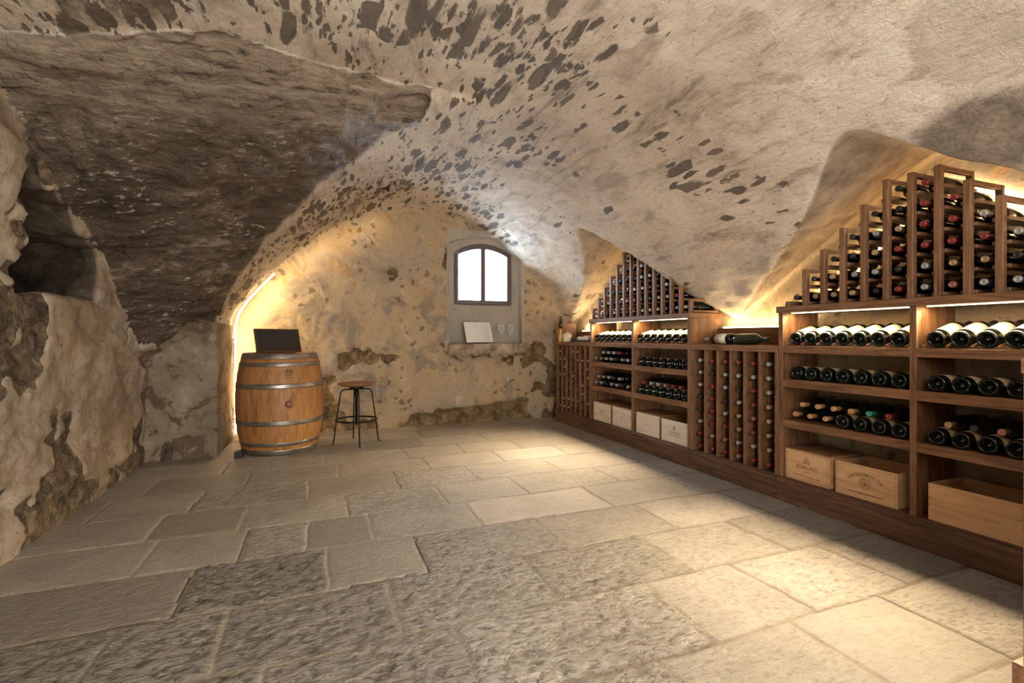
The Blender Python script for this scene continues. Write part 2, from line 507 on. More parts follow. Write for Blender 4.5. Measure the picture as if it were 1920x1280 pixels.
M['bottle_green'] = plain('green_bottle_glass', (0.018, 0.026, 0.011), 0.10, 0, 0.55)
t_ = NT('cream_label')
nz = t_.noise(t_.coord(), 60.0, 3)
M['label'] = t_.finish(t_.ramp(nz, [(0.35, (0.70, 0.63, 0.50)), (0.65, (0.80, 0.74, 0.62))]), 0.75)
t_ = NT('tan_label')
nz = t_.noise(t_.coord(), 70.0, 4)
M['label_tan'] = t_.finish(t_.ramp(nz, [(0.35, (0.34, 0.22, 0.10)), (0.65, (0.52, 0.38, 0.22))]), 0.75)
M['cap_red'] = plain('red_capsule', (0.24, 0.030, 0.028), 0.32, 0.25)
M['cap_black'] = plain('black_capsule', (0.022, 0.020, 0.020), 0.3, 0.3)
M['cap_silver'] = plain('silver_capsule', (0.40, 0.39, 0.37), 0.34, 0.5)
M['cap_gold'] = plain('gold_capsule', (0.42, 0.29, 0.15), 0.36, 0.5)
M['cap_green'] = plain('green_capsule', (0.05, 0.30, 0.22), 0.35, 0.3)
M['cap_pink'] = plain('copper_capsule', (0.36, 0.16, 0.11), 0.35, 0.4)
t_ = NT('cork_capsule')
nz = t_.noise(t_.coord(), 120.0, 4)
M['cap_cork'] = t_.finish(t_.ramp(nz, [(0.35, (0.42, 0.18, 0.06)), (0.65, (0.70, 0.40, 0.17))]), 0.6)
M['led'] = emitter('led_tape', (1.0, 0.80, 0.48), 9.0)
M['led_hot'] = emitter('led_tape_bright', (1.0, 0.78, 0.45), 12.0)
M['frame'] = plain('window_frame_paint', (0.115, 0.085, 0.080), 0.5)
M['steel'] = plain('steel', (0.4, 0.4, 0.4), 0.35, 0.9)
M['slate'] = plain('slate_panel', (0.030, 0.023, 0.020), 0.55)
M['board_frame'] = wood('board_frame', 'x', (0.05, 0.022, 0.01), (0.10, 0.048, 0.022), (0.15, 0.07, 0.03))
M['paper'] = plain('paper', (0.78, 0.75, 0.70), 0.85)
M['ink'] = plain('pale_ink', (0.48, 0.44, 0.38), 0.85)
M['cover'] = plain('book_cover', (0.03, 0.028, 0.03), 0.6)
M['print_dark'] = plain('print_dark', (0.10, 0.05, 0.035), 0.8)
M['print_red'] = plain('print_red', (0.25, 0.05, 0.03), 0.8)
M['print_grey'] = plain('print_grey', (0.26, 0.22, 0.19), 0.8)
M['cream_china'] = plain('cream_china', (0.74, 0.66, 0.52), 0.45)
M['amber'] = plain('amber_wax', (0.58, 0.40, 0.12), 0.4)
M['white_china'] = plain('white_china', (0.72, 0.68, 0.60), 0.4)
M['tray'] = plain('dark_tray', (0.07, 0.055, 0.045), 0.5)
M['black_plastic'] = plain('black_plastic', (0.015, 0.013, 0.012), 0.5)
t_ = NT('ledge_stone')
nz = t_.noise(t_.coord(), 5.0, 7, 0.65, 0.5)
nz2 = t_.noise(t_.coord(), 40.0, 4, 0.6)
M['ledge'] = t_.finish(t_.ramp(nz, [(0.32, (0.07, 0.05, 0.033)), (0.47, (0.27, 0.205, 0.135)), (0.66, (0.46, 0.40, 0.32))]), 0.8, t_.bump(t_.math('ADD', nz, nz2), 0.5, 0.02))
# thin window pane and glassware: mostly see-through with a mirror-like sheen
t_ = NT('window_glass')
fr = t_.n('ShaderNodeFresnel', {'IOR': 1.45})
tr = t_.n('ShaderNodeBsdfTransparent', {'Color': (0.96, 0.98, 1.0)})
gl = t_.n('ShaderNodeBsdfGlossy', {'Roughness': 0.05})
mx = t_.n('ShaderNodeMixShader')
t_.t.links.new(fr.outputs[0], mx.inputs[0])
t_.t.links.new(tr.outputs[0], mx.inputs[1])
t_.t.links.new(gl.outputs[0], mx.inputs[2])
t_.t.links.new(mx.outputs[0], t_.out.inputs[0])
M['pane'] = t_.m
t_ = NT('drinking_glass')
lw = t_.n('ShaderNodeLayerWeight', {'Blend': 0.35})
fc = t_.math('ADD', t_.math('MULTIPLY', t_.math('POWER', lw.outputs['Facing'], 1.2), 0.95), 0.04)
tr = t_.n('ShaderNodeBsdfTransparent', {'Color': (0.97, 0.98, 0.98)})
gl = t_.n('ShaderNodeBsdfGlass', {'Roughness': 0.02, 'IOR': 1.45, 'Color': (1, 1, 1)})
gg = t_.n('ShaderNodeBsdfPrincipled', {'Base Color': (1.0, 1.0, 1.0), 'Roughness': 0.15})
mx = t_.n('ShaderNodeMixShader')
t_.t.links.new(fc, mx.inputs[0])
t_.t.links.new(tr.outputs[0], mx.inputs[1])
t_.t.links.new(gg.outputs[0], mx.inputs[2])
t_.t.links.new(mx.outputs[0], t_.out.inputs[0])
M['wine_glass'] = t_.m


# ------------------------------------------------------------------ numpy noise
def _hash(ix, iy, iz, seed):
    h = (ix.astype(np.int64) * 374761393 + iy.astype(np.int64) * 668265263 + iz.astype(np.int64) * 2147483647 + seed * 1274126177) & 0xffffffff
    h = ((h ^ (h >> 13)) * 1274126177) & 0xffffffff
    h = h ^ (h >> 16)
    return (h & 0xffff).astype(np.float32) / 65535.0


def vnoise(x, y, z, seed=0):
    x0, y0, z0 = np.floor(x), np.floor(y), np.floor(z)
    fx, fy, fz = x - x0, y - y0, z - z0
    fx, fy, fz = (f * f * f * (f * (f * 6 - 15) + 10) for f in (fx, fy, fz))
    r = 0
    for dx in (0, 1):
        wx = fx if dx else 1 - fx
        for dy in (0, 1):
            wy = fy if dy else 1 - fy
            for dz in (0, 1):
                wz = fz if dz else 1 - fz
                r = r + wx * wy * wz * _hash(x0 + dx, y0 + dy, z0 + dz, seed)
    return r


def fbm(x, y, z, octaves=4, seed=0, gain=0.5):
    a, s, tot = 1.0, 0.0, 0.0
    for k in range(octaves):
        s = s + a * vnoise(x * 2 ** k, y * 2 ** k, z * 2 ** k, seed + 17 * k)
        tot += a
        a *= gain
    return s / tot


def sstep(v, lo, hi):
    q = np.clip((v - lo) / (hi - lo), 0, 1)
    return q * q * (3 - 2 * q)


# ------------------------------------------------------------------ the hewn cellar: one implicit volume of air
PX = np.array([-1.2, -0.95, -0.8, -0.69, -0.40, 0.005, 0.49, 0.94, 1.35, 1.73, 2.0, 2.28, 2.53, 2.775, 2.9, 3.0, 3.15])
PZ = np.array([0.60, 0.90, 1.17, 1.385, 1.72, 2.08, 2.35, 2.45, 2.43, 2.336, 2.16, 1.93, 1.69, 1.36, 1.21, 1.09, 0.9])
_dx = np.linspace(-1.2, 3.15, 400)
_dz = np.interp(_dx, PX, PZ)
_k = np.hanning(31)
_k /= _k.sum()
_dz = np.convolve(np.pad(_dz, 15, mode='reflect', reflect_type='odd'), _k, mode='valid')


def Zm(X):
    return np.interp(X, _dx, _dz)


DY = np.array([1.8, 2.6, 2.8, 3.1, 3.5, 3.84, 4.22, 4.57, 4.80])
DZ0 = np.array([2.49, 2.43, 2.365, 2.235, 2.13, 2.03, 1.97, 1.935, 1.9])
DSL = np.array([0.10, 0.20, 0.20, 0.26, 0.32, 0.36, 0.60, 0.80, 0.9])


def ZD(X, Y):
    z = np.interp(Y, DY, DZ0) + np.interp(Y, DY, DSL) * X
    return np.where(Y < Ycrease(X) + 0.02, np.minimum(z, ZF(X) - 0.035), z)


def Ycrease(X):   # where the light crown plaster stops against the bedded stone
    return 2.63 + 0.27 * sstep(X, -0.6, 0.4)


def ZF(X):
    flat = 2.47 - 0.055 * (X - 0.9) ** 2
    return np.where(X > 0.94, Zm(X), np.minimum(flat, 2.45))


def ZL1(X, Y):
    d = Y - 3.97
    w = np.where(d > 0, 1.0 + 0.5 * sstep(X, 2.45, 3.0), 1.0 + 0.05 * sstep(X, 2.45, 3.0))
    return 2.02 - 0.87 * (np.sqrt(d * d + 0.06 ** 2) - 0.03) / w


def ZL2(X, Y):
    d = Y - 1.55
    w = 1.0 + 0.22 * sstep(X, 2.3, 3.0)
    return 1.98 - 0.80 * (np.sqrt(d * d + 0.07 ** 2) - 0.03) / w


YB, XR, XL, YF, YA = 5.55, 3.0, -1.3, -1.6, 4.72


def field(X, Y, Z):
    m2 = np.minimum(np.minimum(X + 0.8, XR - X), np.minimum(YB - Y, Y - YF))
    fM = np.minimum(Zm(X) - Z, m2)
    fD = np.minimum(ZD(X, Y) - Z, np.minimum(np.minimum(X - XL, 0.6 - X), np.minimum(YA - Y, Y - 1.9)))
    fF = np.minimum(ZF(X) - Z - 1.3 * np.maximum(0, Y - Ycrease(X) + 0.06), np.minimum(np.minimum(X - XL, XR - X), np.minimum(Ycrease(X) - Y, Y - YF)))
    b2 = np.minimum(np.minimum(XR - X, X - 1.6), np.minimum(YB - Y, Y - YF))
    fL1 = np.minimum(ZL1(X, Y) - Z, b2)
    fL2 = np.minimum(ZL2(X, Y) - Z, b2)
    # window recess and opening
    arch_r = 2.20 - 0.10 * ((X - 1.82) / 0.42) ** 2
    fR = np.minimum(np.minimum(np.minimum(X - 1.395, 2.31 - X), np.minimum(5.67 - Y, Y - 5.2)), np.minimum(Z - 0.86, np.minimum(arch_r, Zm(X) + 0.03) - Z))
    arch_w = 2.135 - 0.115 * ((X - 1.85) / 0.36) ** 2
    fW = np.minimum(np.minimum(X - 1.485, 2.215 - X), np.minimum(Z - 1.39, np.minimum(arch_w, Zm(X) + 0.12) - Z))
    fW = np.minimum(fW, Y - 5.3)
    # rough hole in the left wall
    wob = 0.03 * np.sin(Y * 17) + 0.02 * np.sin(Y * 41 + Z * 13)
    fN = np.minimum(np.minimum(np.minimum(X + 2.10, -1.1 - X), np.minimum(Y - 2.98 - 0.03 * np.sin(Z * 23), 3.84 + 0.02 * np.sin(Z * 19) - Y)), np.minimum(Z - 1.215, ZD(-1.3, Y) - 0.03 + wob - Z))
    return fM, fD, fF, fL1, fL2, fR, fW, fN


def build_cellar():
    h = 0.0205
    xs = np.arange(-2.2, 3.13, h)
    ys = np.arange(-1.66, 5.86, h)
    zs = np.arange(-0.06, 2.60, h)
    X, Y, Z = xs[:, None, None], ys[None, :, None], zs[None, None, :]
    f = None
    for g in field(X, Y, Z):
        f = np.broadcast_to(g, (len(xs), len(ys), len(zs))).astype(np.float32) if f is None else np.maximum(f, g.astype(np.float32))
    ins = f > 0
    nx, ny, nz = f.shape
    cnt = np.zeros((nx - 1, ny - 1, nz - 1), np.int8)
    for a in (0, 1):
        for b in (0, 1):
            for c in (0, 1):
                cnt += ins[a:nx - 1 + a, b:ny - 1 + b, c:nz - 1 + c]
    act = (cnt > 0) & (cnt < 8)
    ci, cj, ck = np.nonzero(act)
    n = len(ci)
    idx = -np.ones(act.shape, np.int64)
    idx[ci, cj, ck] = np.arange(n)
    acc = np.zeros((n, 3))
    num = np.zeros(n)
    corners = [(a, b, c) for a in (0, 1) for b in (0, 1) for c in (0, 1)]
    for p in corners:
        for ax in range(3):
            if p[ax] == 1:
                continue
            q = list(p)
            q[ax] = 1
            fp = f[ci + p[0], cj + p[1], ck + p[2]].astype(np.float64)
            fq = f[ci + q[0], cj + q[1], ck + q[2]].astype(np.float64)
            cr = (fp > 0) != (fq > 0)
            tt = np.where(cr, fp / np.where(cr, fp - fq, 1), 0)
            for d in range(3):
                v = p[d] + (tt if d == ax else 0)
                acc[:, d] += np.where(cr, v, 0)
            num += cr
    P = acc / num[:, None]
    V = np.stack([xs[ci] + P[:, 0] * h, ys[cj] + P[:, 1] * h, zs[ck] + P[:, 2] * h], 1)
    quads = []
    for ax in range(3):
        sl0 = [slice(None)] * 3
        sl1 = [slice(None)] * 3
        sl0[ax] = slice(0, -1)
        sl1[ax] = slice(1, None)
        ch = ins[tuple(sl0)] != ins[tuple(sl1)]
        up = ins[tuple(sl0)]
        e = np.array(np.nonzero(ch)).T
        o1, o2 = [(1, 2), (2, 0), (0, 1)][ax]
        ok = (e[:, o1] > 0) & (e[:, o2] > 0) & (e[:, o1] < f.shape[o1] - 1) & (e[:, o2] < f.shape[o2] - 1)
        e = e[ok]
        flip = up[e[:, 0], e[:, 1], e[:, 2]]

        def cell(d1, d2):
            k = e.copy()
            k[:, o1] -= d1
            k[:, o2] -= d2
            return idx[k[:, 0], k[:, 1], k[:, 2]]
        q = np.stack([cell(1, 1), cell(0, 1), cell(0, 0), cell(1, 0)], 1)
        q[flip] = q[flip][:, ::-1]
        quads.append(q)
    Q = np.concatenate(quads)
    # faces of the solid point to the air
    # vertex normals
    e1 = V[Q[:, 2]] - V[Q[:, 0]]
    e2 = V[Q[:, 3]] - V[Q[:, 1]]
    fn = np.cross(e1, e2)
    vn = np.zeros_like(V)
    for k in range(4):
        np.add.at(vn, Q[:, k], fn)
    vn /= np.linalg.norm(vn, axis=1)[:, None] + 1e-12
    probe = V + vn * 0.05
    inside = np.max(np.stack([np.broadcast_to(g, (n,)) for g in field(probe[:, 0], probe[:, 1], probe[:, 2])]), 0) > 0
    if inside.mean() < 0.5:
        Q = Q[:, ::-1]
        vn = -vn
    x, y, z = V[:, 0], V[:, 1], V[:, 2]
    parts = [np.broadcast_to(g, (n,)) for g in field(x, y, z)]
    air_wo_D = np.max(np.stack([p for i, p in enumerate(parts) if i not in (1, 7)]), 0)
    dark = sstep(parts[1] - air_wo_D, -0.012, 0.030) * (x < 0.6)
    cr = y - Ycrease(x) + (fbm(x * 5, y * 5, z * 5, 2, 77) - 0.5) * 0.06
    dark = np.where(x < 0.6, np.maximum(dark, sstep(parts[2], 0.03, 0.0) * (cr < 0.3)) * sstep(cr, -0.075, -0.055), 0)
    bed = sstep(cr, 0.0, 0.60)
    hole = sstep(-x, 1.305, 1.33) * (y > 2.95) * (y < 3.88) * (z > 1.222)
    hole_shade = hole * (z < ZD(-1.3, y) + 0.03)  # mask of the shade painted inside the wall hole
    niche = (x > 1.36) & (x < 2.34) & (z > 0.90) & (z < 2.25) & (y > 5.52)
    # relief, into and out of the wall (units of camera height)
    left = sstep(-x, 1.1, 1.25)
    lo = np.max(np.stack([parts[0], parts[2]]), 0)
    lun = np.maximum(sstep(parts[3] - lo, 0.0, 0.03) * sstep(y, 3.93, 4.02) * 0.55, sstep(parts[4] - lo, 0.0, 0.03) * sstep(y, 1.50, 1.60)) * (x < 2.97)
    back = sstep(y, 5.45, 5.52)
    n1 = fbm(x * 2.2, y * 1.6, z * 2.2, 4, 3) - 0.5
    n2 = fbm(x * 11, y * 6, z * 11, 3, 11) - 0.5
    pl = fbm(x * 2.6 + 5, y * 2.6, z * 2.0, 4, 23, 0.55)
    low = 1 - sstep(z, 0.1, 0.75)
    pl = pl + left * 0.075 * np.exp(-((y - 3.36) / 0.33) ** 2) * (1 - sstep(z, 1.0, 1.2))
    peel = np.where(left > 0.5, sstep(pl + 0.06 * low, 0.53, 0.58), 0)
    pb = fbm(x * 2.0 + 9, y * 2.0, z * 2.6, 4, 31, 0.55)
    peel = np.where(back > 0.5, sstep(pb + 0.20 * (1 - sstep(z, 0.05, 0.50)), 0.60, 0.68), peel)
    peel = np.where(niche, 0, peel)
    alc = (np.abs(y - YA) < 0.06) & (x < -0.7)
    peel = np.where(alc, sstep(pl + 0.14 * (1 - sstep(z, 0.05, 0.3)), 0.60, 0.66), peel)
    amp1 = 0.030 - 0.006 * left + 0.02 * dark - 0.01 * back
    amp2 = 0.013 - 0.008 * left + 0.018 * dark
    d = n1 * amp1 * 2 + n2 * amp2 * 2
    lay = fbm(x * 1.6, y * 5, z * 15, 3, 41) - 0.5
    d = d + dark * lay * 0.05
    d = d - peel * (0.022 + 0.03 * np.abs(fbm(x * 9, y * 9, z * 9, 2, 51) - 0.5))
    bulge = 0.10 * np.exp(-(((y - 2.72) / 0.25) ** 2 + ((z - 1.75) / 0.22) ** 2)) * left
    d = d + bulge
    right = sstep(x, 2.85, 2.95)
    d = d * (1 - 0.85 * right)
    d = np.where(right > 0.5, np.minimum(d, 0.004), d)
    win = (x > 1.40) & (x < 2.30) & (y > 5.56) & (z > 0.8)
    d = np.where(win, d * 0.12, d)
    d = d * (0.35 + 0.65 * sstep(z, 0.0, 0.10))
    V = V + vn * d[:, None]
    cen = V[Q].mean(1)
    nrm = np.abs(vn[Q].mean(1))
    cls = np.full(len(Q), 0)
    cls[cen[:, 0] > 2.955] = 3
    cls[cen[:, 1] < -1.52] = 4
    nx_ = vn[Q].mean(1)[:, 0]
    vaulted = (nx_ < 0.62) & (cen[:, 0] > -1.31) & (cen[:, 2] > 0.95) & (cen[:, 1] > 2.5)
    cls[(cen[:, 0] < -1.20) & ~vaulted] = 1
    cls[(cen[:, 1] > YA - 0.10) & (cen[:, 0] < -0.73) & (cen[:, 2] < 1.12)] = 5
    cls[cen[:, 1] > YB - 0.06] = 2
    cls[(cen[:, 1] > YB - 0.06) & (cen[:, 1] < YB + 0.0) & (nrm[:, 1] < 0.5)] = 0
    names = ['ceiling', 'wall_left', 'wall_back', 'wall_right', 'wall_front', 'wall_alcove']
    mats = [M['vault'], M['wall_left'], M['wall_back'], M['wall_back'], M['wall_left'], M['wall_alcove']]
    for k, nm in enumerate(names):
        q = Q[cls == k]
        if not len(q):
            continue
        used, inv = np.unique(q, return_inverse=True)
        q2 = inv.reshape(q.shape)
        me = grid_mesh(nm, V[used] * S, q2)
        for an, arr in (('dark', dark), ('peel', peel), ('niche', niche.astype(np.float32)), ('hole_shade', hole_shade), ('bed', bed), ('lunette', lun)):
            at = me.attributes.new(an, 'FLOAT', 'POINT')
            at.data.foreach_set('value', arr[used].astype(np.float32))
        tag(mesh_obj(nm, me, None, mats[k]), kind='structure')


def grid_mesh(name, verts, quads):
    me = bpy.data.meshes.new(name)
    me.vertices.add(len(verts))
    me.vertices.foreach_set('co', np.asarray(verts, np.float32).ravel())
    me.loops.add(len(quads) * 4)
    me.loops.foreach_set('vertex_index', np.asarray(quads, np.int32).ravel())
    me.polygons.add(len(quads))
    me.polygons.foreach_set('loop_start', np.arange(0, len(quads) * 4, 4, dtype=np.int32))
    me.polygons.foreach_set('use_smooth', np.ones(len(quads), bool))
    me.update(calc_edges=True)
    me.validate()
    return me


build_cellar()

# ------------------------------------------------------------------ flagstone floor
def build_floor():
    st = 0.0100
    x0, x1, y0, y1 = -1.45, 2.80, 0.42, 5.72
    xs = np.arange(x0, x1, st)
    ys = np.arange(y0, y1, st)
    X, Y = np.meshgrid(xs, ys, indexing='ij')
    rows = [-0.35, 0.05, 0.455, 0.86, 1.265, 1.67, 2.074, 2.485, 2.889, 3.29, 3.705, 4.097, 4.49, 4.90, 5.31, 5.75]
    known = {0.86: [-0.2, 0.42, 0.98, 1.537, 2.01, 2.6], 1.265: [-0.75, -0.16, 0.436, 1.235, 1.69, 2.22],
             1.67: [-0.66, -0.31, 0.26, 0.854, 1.49, 2.06], 2.074: [-0.5, 0.034, 0.44, 1.10, 1.75, 2.4],
             2.485: [-0.736, -0.35, -0.064, 0.25, 0.815, 1.634, 2.3], 2.889: [-0.8, -0.40, 0.15, 0.72, 1.25, 1.95, 2.45]}
    r2 = random.Random(5)
    wx = (vnoise(X * 3, Y * 3, X * 0, 61) - 0.5) * 0.018 + (vnoise(X * 14, Y * 14, X * 0, 62) - 0.5) * 0.010
    wy = (vnoise(X * 2.5, Y * 3, X * 0, 63) - 0.5) * 0.018 + (vnoise(X * 14, Y * 14, X * 0, 64) - 0.5) * 0.010
    XX, YY = X + wx, Y + wy
    edge = np.full(X.shape, 9.0)
    tint = np.zeros(X.shape)
    ro = np.zeros(X.shape)
    lift = np.zeros(X.shape)
    for a, b in zip(rows[:-1], rows[1:]):
        js = known.get(a)
        if js is None:
            q = x0 + r2.uniform(0.05, 0.5)
            js = []
            while q < x1:
                js.append(q)
                q += r2.uniform(0.46, 0.72)
        js = [x0 - 0.6] + [j for j in js] + [x1 + 0.6]
        inrow = (YY >= a) & (YY < b)
        for c, d in zip(js[:-1], js[1:]):
            m = inrow & (XX >= c) & (XX < d)
            if not m.any():
                continue
            e = np.minimum(np.minimum(XX[m] - c, d - XX[m]), np.minimum(YY[m] - a, b - YY[m]))
            edge[m] = e
            tint[m] = r2.random()
            ym, xm = (a + b) / 2, (c + d) / 2
            p = r2.random()
            rr = 0.25 + 0.75 * p
            if ym > 2.4:
                rr *= 0.6
            if ym > 3.6:
                rr *= 0.6
            if xm < -0.55 and ym > 2.2:
                rr *= 0.3
            if xm > 0.8:
                rr *= 0.5
            if r2.random() < 0.2 and ym > 2.0:
                rr *= 0.2
            if ym < 1.9 and xm < 1.2:
                rr = max(rr, 0.75)
            ro[m] = rr
            lift[m] = r2.uniform(-0.0016, 0.0016)
    joint_side = sstep(X, -0.2, 1.0)
    # hewn surface: short chiselled ridges
    ang = 0.5
    U = X * math.cos(ang) + Y * math.sin(ang)
    W = -X * math.sin(ang) + Y * math.cos(ang)
    n1 = fbm(U * 13, W * 26, X * 0, 3, 71)
    n2 = fbm(X * 30 + n1 * 3, Y * 38, X * 0, 3, 75, 0.6)
    relief = 0.28 * n1 + 0.72 * n2
    ridg = 1 - np.abs(2 * n2 - 1)
    hgt = (relief - 0.5) * 0.030 * ro + (ridg - 0.7) * 0.010 * ro
    flat = sstep(edge, 0.004, 0.035)
    groove = 1 - sstep(edge, 0.004, 0.010)
    Zh = lift + hgt * flat - 0.0055 * groove
    Zh = Zh - Zh.max() - 0.0 + 0.006
    nx, ny = X.shape
    I = np.arange(nx * ny).reshape(nx, ny)
    quads = np.stack([I[:-1, :-1].ravel(), I[1:, :-1].ravel(), I[1:, 1:].ravel(), I[:-1, 1:].ravel()], 1)
    V = np.stack([X.ravel(), Y.ravel(), Zh.ravel()], 1) * S
    # the plain strip of floor under the camera and behind it, and margins under the walls
    nv = len(V)
    zf = -0.006 * S
    ext = []
    eq = []
    for (a, b, c, d) in ((-2.3, 3.2, -1.8, y0 + 0.005), (-2.3, x0 + 0.005, y0, 5.9), (x1 - 0.02, 3.2, y0, 5.9)):
        k = nv + len(ext)
        ext += [(a * S, c * S, zf), (b * S, c * S, zf), (b * S, d * S, zf), (a * S, d * S, zf)]
        eq.append([k, k + 1, k + 2, k + 3])
    V = np.concatenate([V, np.array(ext)])
    quads = np.concatenate([quads, np.array(eq)])
    me = grid_mesh('floor', V, quads)
    pad = lambda a, v: np.concatenate([a.ravel(), np.full(len(ext), v)]).astype(np.float32)
    for an, arr, v in (('tint', tint, 0.5), ('grout', groove, 0), ('relief', relief, 0.5), ('rough', ro, 0.5), ('darkjoint', joint_side, 0)):
        at = me.attributes.new(an, 'FLOAT', 'POINT')
        at.data.foreach_set('value', pad(arr, v))
    tag(mesh_obj('floor', me, None, M['floor']), kind='structure')


build_floor()
FZ = 0.0   # things stand here

# ------------------------------------------------------------------ window, sill ledge
def build_window():
    yw0, yw1 = 5.70, 5.75
    xa, xb, zb = 1.482, 2.217, 1.387
    xc, hw = (xa + xb) / 2, (xb - xa) / 2
    top = lambda x: 2.13 - 0.115 * ((x - xc) / hw) ** 2
    base = Vector((xc * S, 5.70 * S, zb * S))
    root = tag(link(bpy.data.objects.new('window_1', None)), kind='structure')
    root.location = base

    def ring(name, x0, x1, z0, inset, wl, wr, wb, wt, ya, yb, mat, par):
        """a frame with an arched head: outer outline minus inner outline"""
        bm = bmesh.new()
        N = 14
        def outline(xl, xr, zl, drop):
            pts = [(xl, zl), (xr, zl)]
            for i in range(N + 1):
                x = xr + (xl - xr) * i / N
                pts.append((x, top(x) - drop))
            return pts
        o = outline(x0, x1, z0, inset)
        i_ = outline(x0 + wl, x1 - wr, z0 + wb, inset + wt)
        loops = []
        for y in (ya, yb):
            loops.append([[bm.verts.new((px * S - base.x, y * S - base.y, pz * S - base.z)) for px, pz in pts] for pts in (o, i_)])
        n = len(o)
        for k in range(n):
            j = (k + 1) % n
            for L in loops:
                bm.faces.new((L[0][k], L[0][j], L[1][j], L[1][k]))
            bm.faces.new((loops[0][0][k], loops[0][0][j], loops[1][0][j], loops[1][0][k]))
            bm.faces.new((loops[0][1][k], loops[0][1][j], loops[1][1][j], loops[1][1][k]))
        return bm_obj(name, bm, mat, par)
    ring('window_frame', xa, xb, zb, 0, .028, .028, .03, .028, yw0, yw1, M['frame'], root)
    for (a, b) in ((xa + .030, xc - .0015), (xc + .0015, xb - .030)):
        sash = ring('sash', a, b, zb + .032, .030, .026, .026, .028, .028, yw0 - .012, yw1 - .015, M['frame'], root)
        bm = bmesh.new()
        N = 10
        a2, b2 = a + .02, b - .02
        pts = [(a2, zb + .05), (b2, zb + .05)] + [(b2 + (a2 - b2) * i / N, top(b2 + (a2 - b2) * i / N) - .045) for i in range(N + 1)]
        vs = [bm.verts.new((px * S - base.x, 5.722 * S - base.y, pz * S - base.z)) for px, pz in pts]
        f = bm.faces.new(vs)
        r = bmesh.ops.extrude_face_region(bm, geom=[f])
        bmesh.ops.translate(bm, verts=[v for v in r['geom'] if isinstance(v, bmesh.types.BMVert)], vec=(0, 0.004, 0))
        bm_obj('pane', bm, M['pane'], sash)
    bm = bmesh.new()
    zh = 1.72
    tube(bm, [(0, (5.685 - 5.70) * S, (zh - zb) * S), (0, (5.667 - 5.70) * S, (zh - zb) * S), (0.05, (5.664 - 5.70) * S, (zh - zb) * S)], 0.006)
    h = bm_obj('window_handle', bm, M['steel'], root, True)
    h['label'] = 'steel window handle'


build_window()

bm = bmesh.new()
NXL = 26
for k, zz in enumerate((0.775, 0.80, 0.915, 0.928)):
    pass
pts_front = []
LX0, LX1, LY0, LY1 = 1.372, 2.37, 5.425, 5.66
loops = []
for i in range(NXL + 1):
    x = LX0 + (LX1 - LX0) * i / NXL
    endf = min(1.0, (i + 0.3) / 2.0, (NXL - i + 0.3) / 3.0)
    yb = LY0 + (1 - endf) * 0.05 + 0.008 * math.sin(i * 2.1) + 0.005 * math.sin(i * 5.3)
    zb = 0.775 + 0.012 * math.sin(i * 1.3) + 0.01 * math.sin(i * 3.7) + max(0, (i - 18)) * 0.004
    sec = [(LY1, zb), (yb + 0.03, zb), (yb + 0.005, zb + 0.025), (yb, 0.86), (yb, 0.905), (yb + 0.012, 0.925), (LY1, 0.925)]
    loops.append([bm.verts.new((x * S, a * S, b * S)) for a, b in sec])
for A, B in zip(loops[:-1], loops[1:]):
    for k in range(len(A)):
        j = (k + 1) % len(A)
        bm.faces.new((A[k], A[j], B[j], B[k]))
bm.faces.new(loops[0])
bm.faces.new(loops[-1])
tag(bm_obj('trim_1', bm, M['ledge']), kind='structure')
LEDGE_Z = 0.925

# ------------------------------------------------------------------ bottles
BR, BL = 0.0445, 0.318      # radius, length (m)


def bottle_meshes():
    D = {}
    r = BR
    prof = [(0, 0.042), (0.010, 0.040), (0.021, 0.028), (0.029, 0.010), (0.0325, 0.0025), (0.0355, 0.0), (0.0385, 0.0008), (0.0420, 0.0042), (r, 0.010), (r, 0.185), (r - 0.002, 0.198),
            (r - 0.010, 0.216), (r - 0.020, 0.232), (0.0175, 0.246), (0.0150, 0.258), (0.0142, 0.300), (0.0160, 0.302), (0.0160, 0.310), (0.0135, 0.313), (0, 0.313)]
    for nm, mk in (('body', 'bottle'), ('body_green', 'bottle_green')):
        bm = bmesh.new()
        lathe(bm, prof, 24)
        bmesh.ops.recalc_face_normals(bm, faces=bm.faces)
        me = bpy.data.meshes.new('bottle_' + nm)
        bm.to_mesh(me)
        bm.free()
        me.polygons.foreach_set('use_smooth', [True] * len(me.polygons))
        me.materials.append(M[mk])
        D[nm] = me
    cprof = [(0.0150, 0.255), (0.0160, 0.255), (0.0155, 0.298), (0.0170, 0.3005), (0.0172, 0.311), (0.0160, 0.3155), (0.0115, 0.3165), (0.0105, 0.3150), (0.0, 0.3150)]
    for c in ('red', 'black', 'silver', 'gold', 'green', 'pink', 'cork'):
        bm = bmesh.new()
        lathe(bm, cprof, 16)
        bmesh.ops.recalc_face_normals(bm, faces=bm.faces)
        me = bpy.data.meshes.new('capsule_' + c)
        bm.to_mesh(me)
        bm.free()
        me.polygons.foreach_set('use_smooth', [True] * len(me.polygons))
        me.materials.append(M['cap_' + c])
        D['cap_' + c] = me
    for nm, mk, z0, z1, cen in (('label', 'label', 0.045, 0.165, math.pi), ('label_tan', 'label_tan', 0.050, 0.150, math.pi)):
        bm = bmesh.new()
        lathe(bm, [(r + 0.0002, z0), (r + 0.0009, z0), (r + 0.0009, z1), (r + 0.0002, z1)], 22, None, cen - R(88), cen + R(88))
        me = bpy.data.meshes.new('bottle_' + nm)
        bm.to_mesh(me)
        bm.free()
        me.polygons.foreach_set('use_smooth', [True] * len(me.polygons))
        me.materials.append(M[mk])
        D[nm] = me
    return D


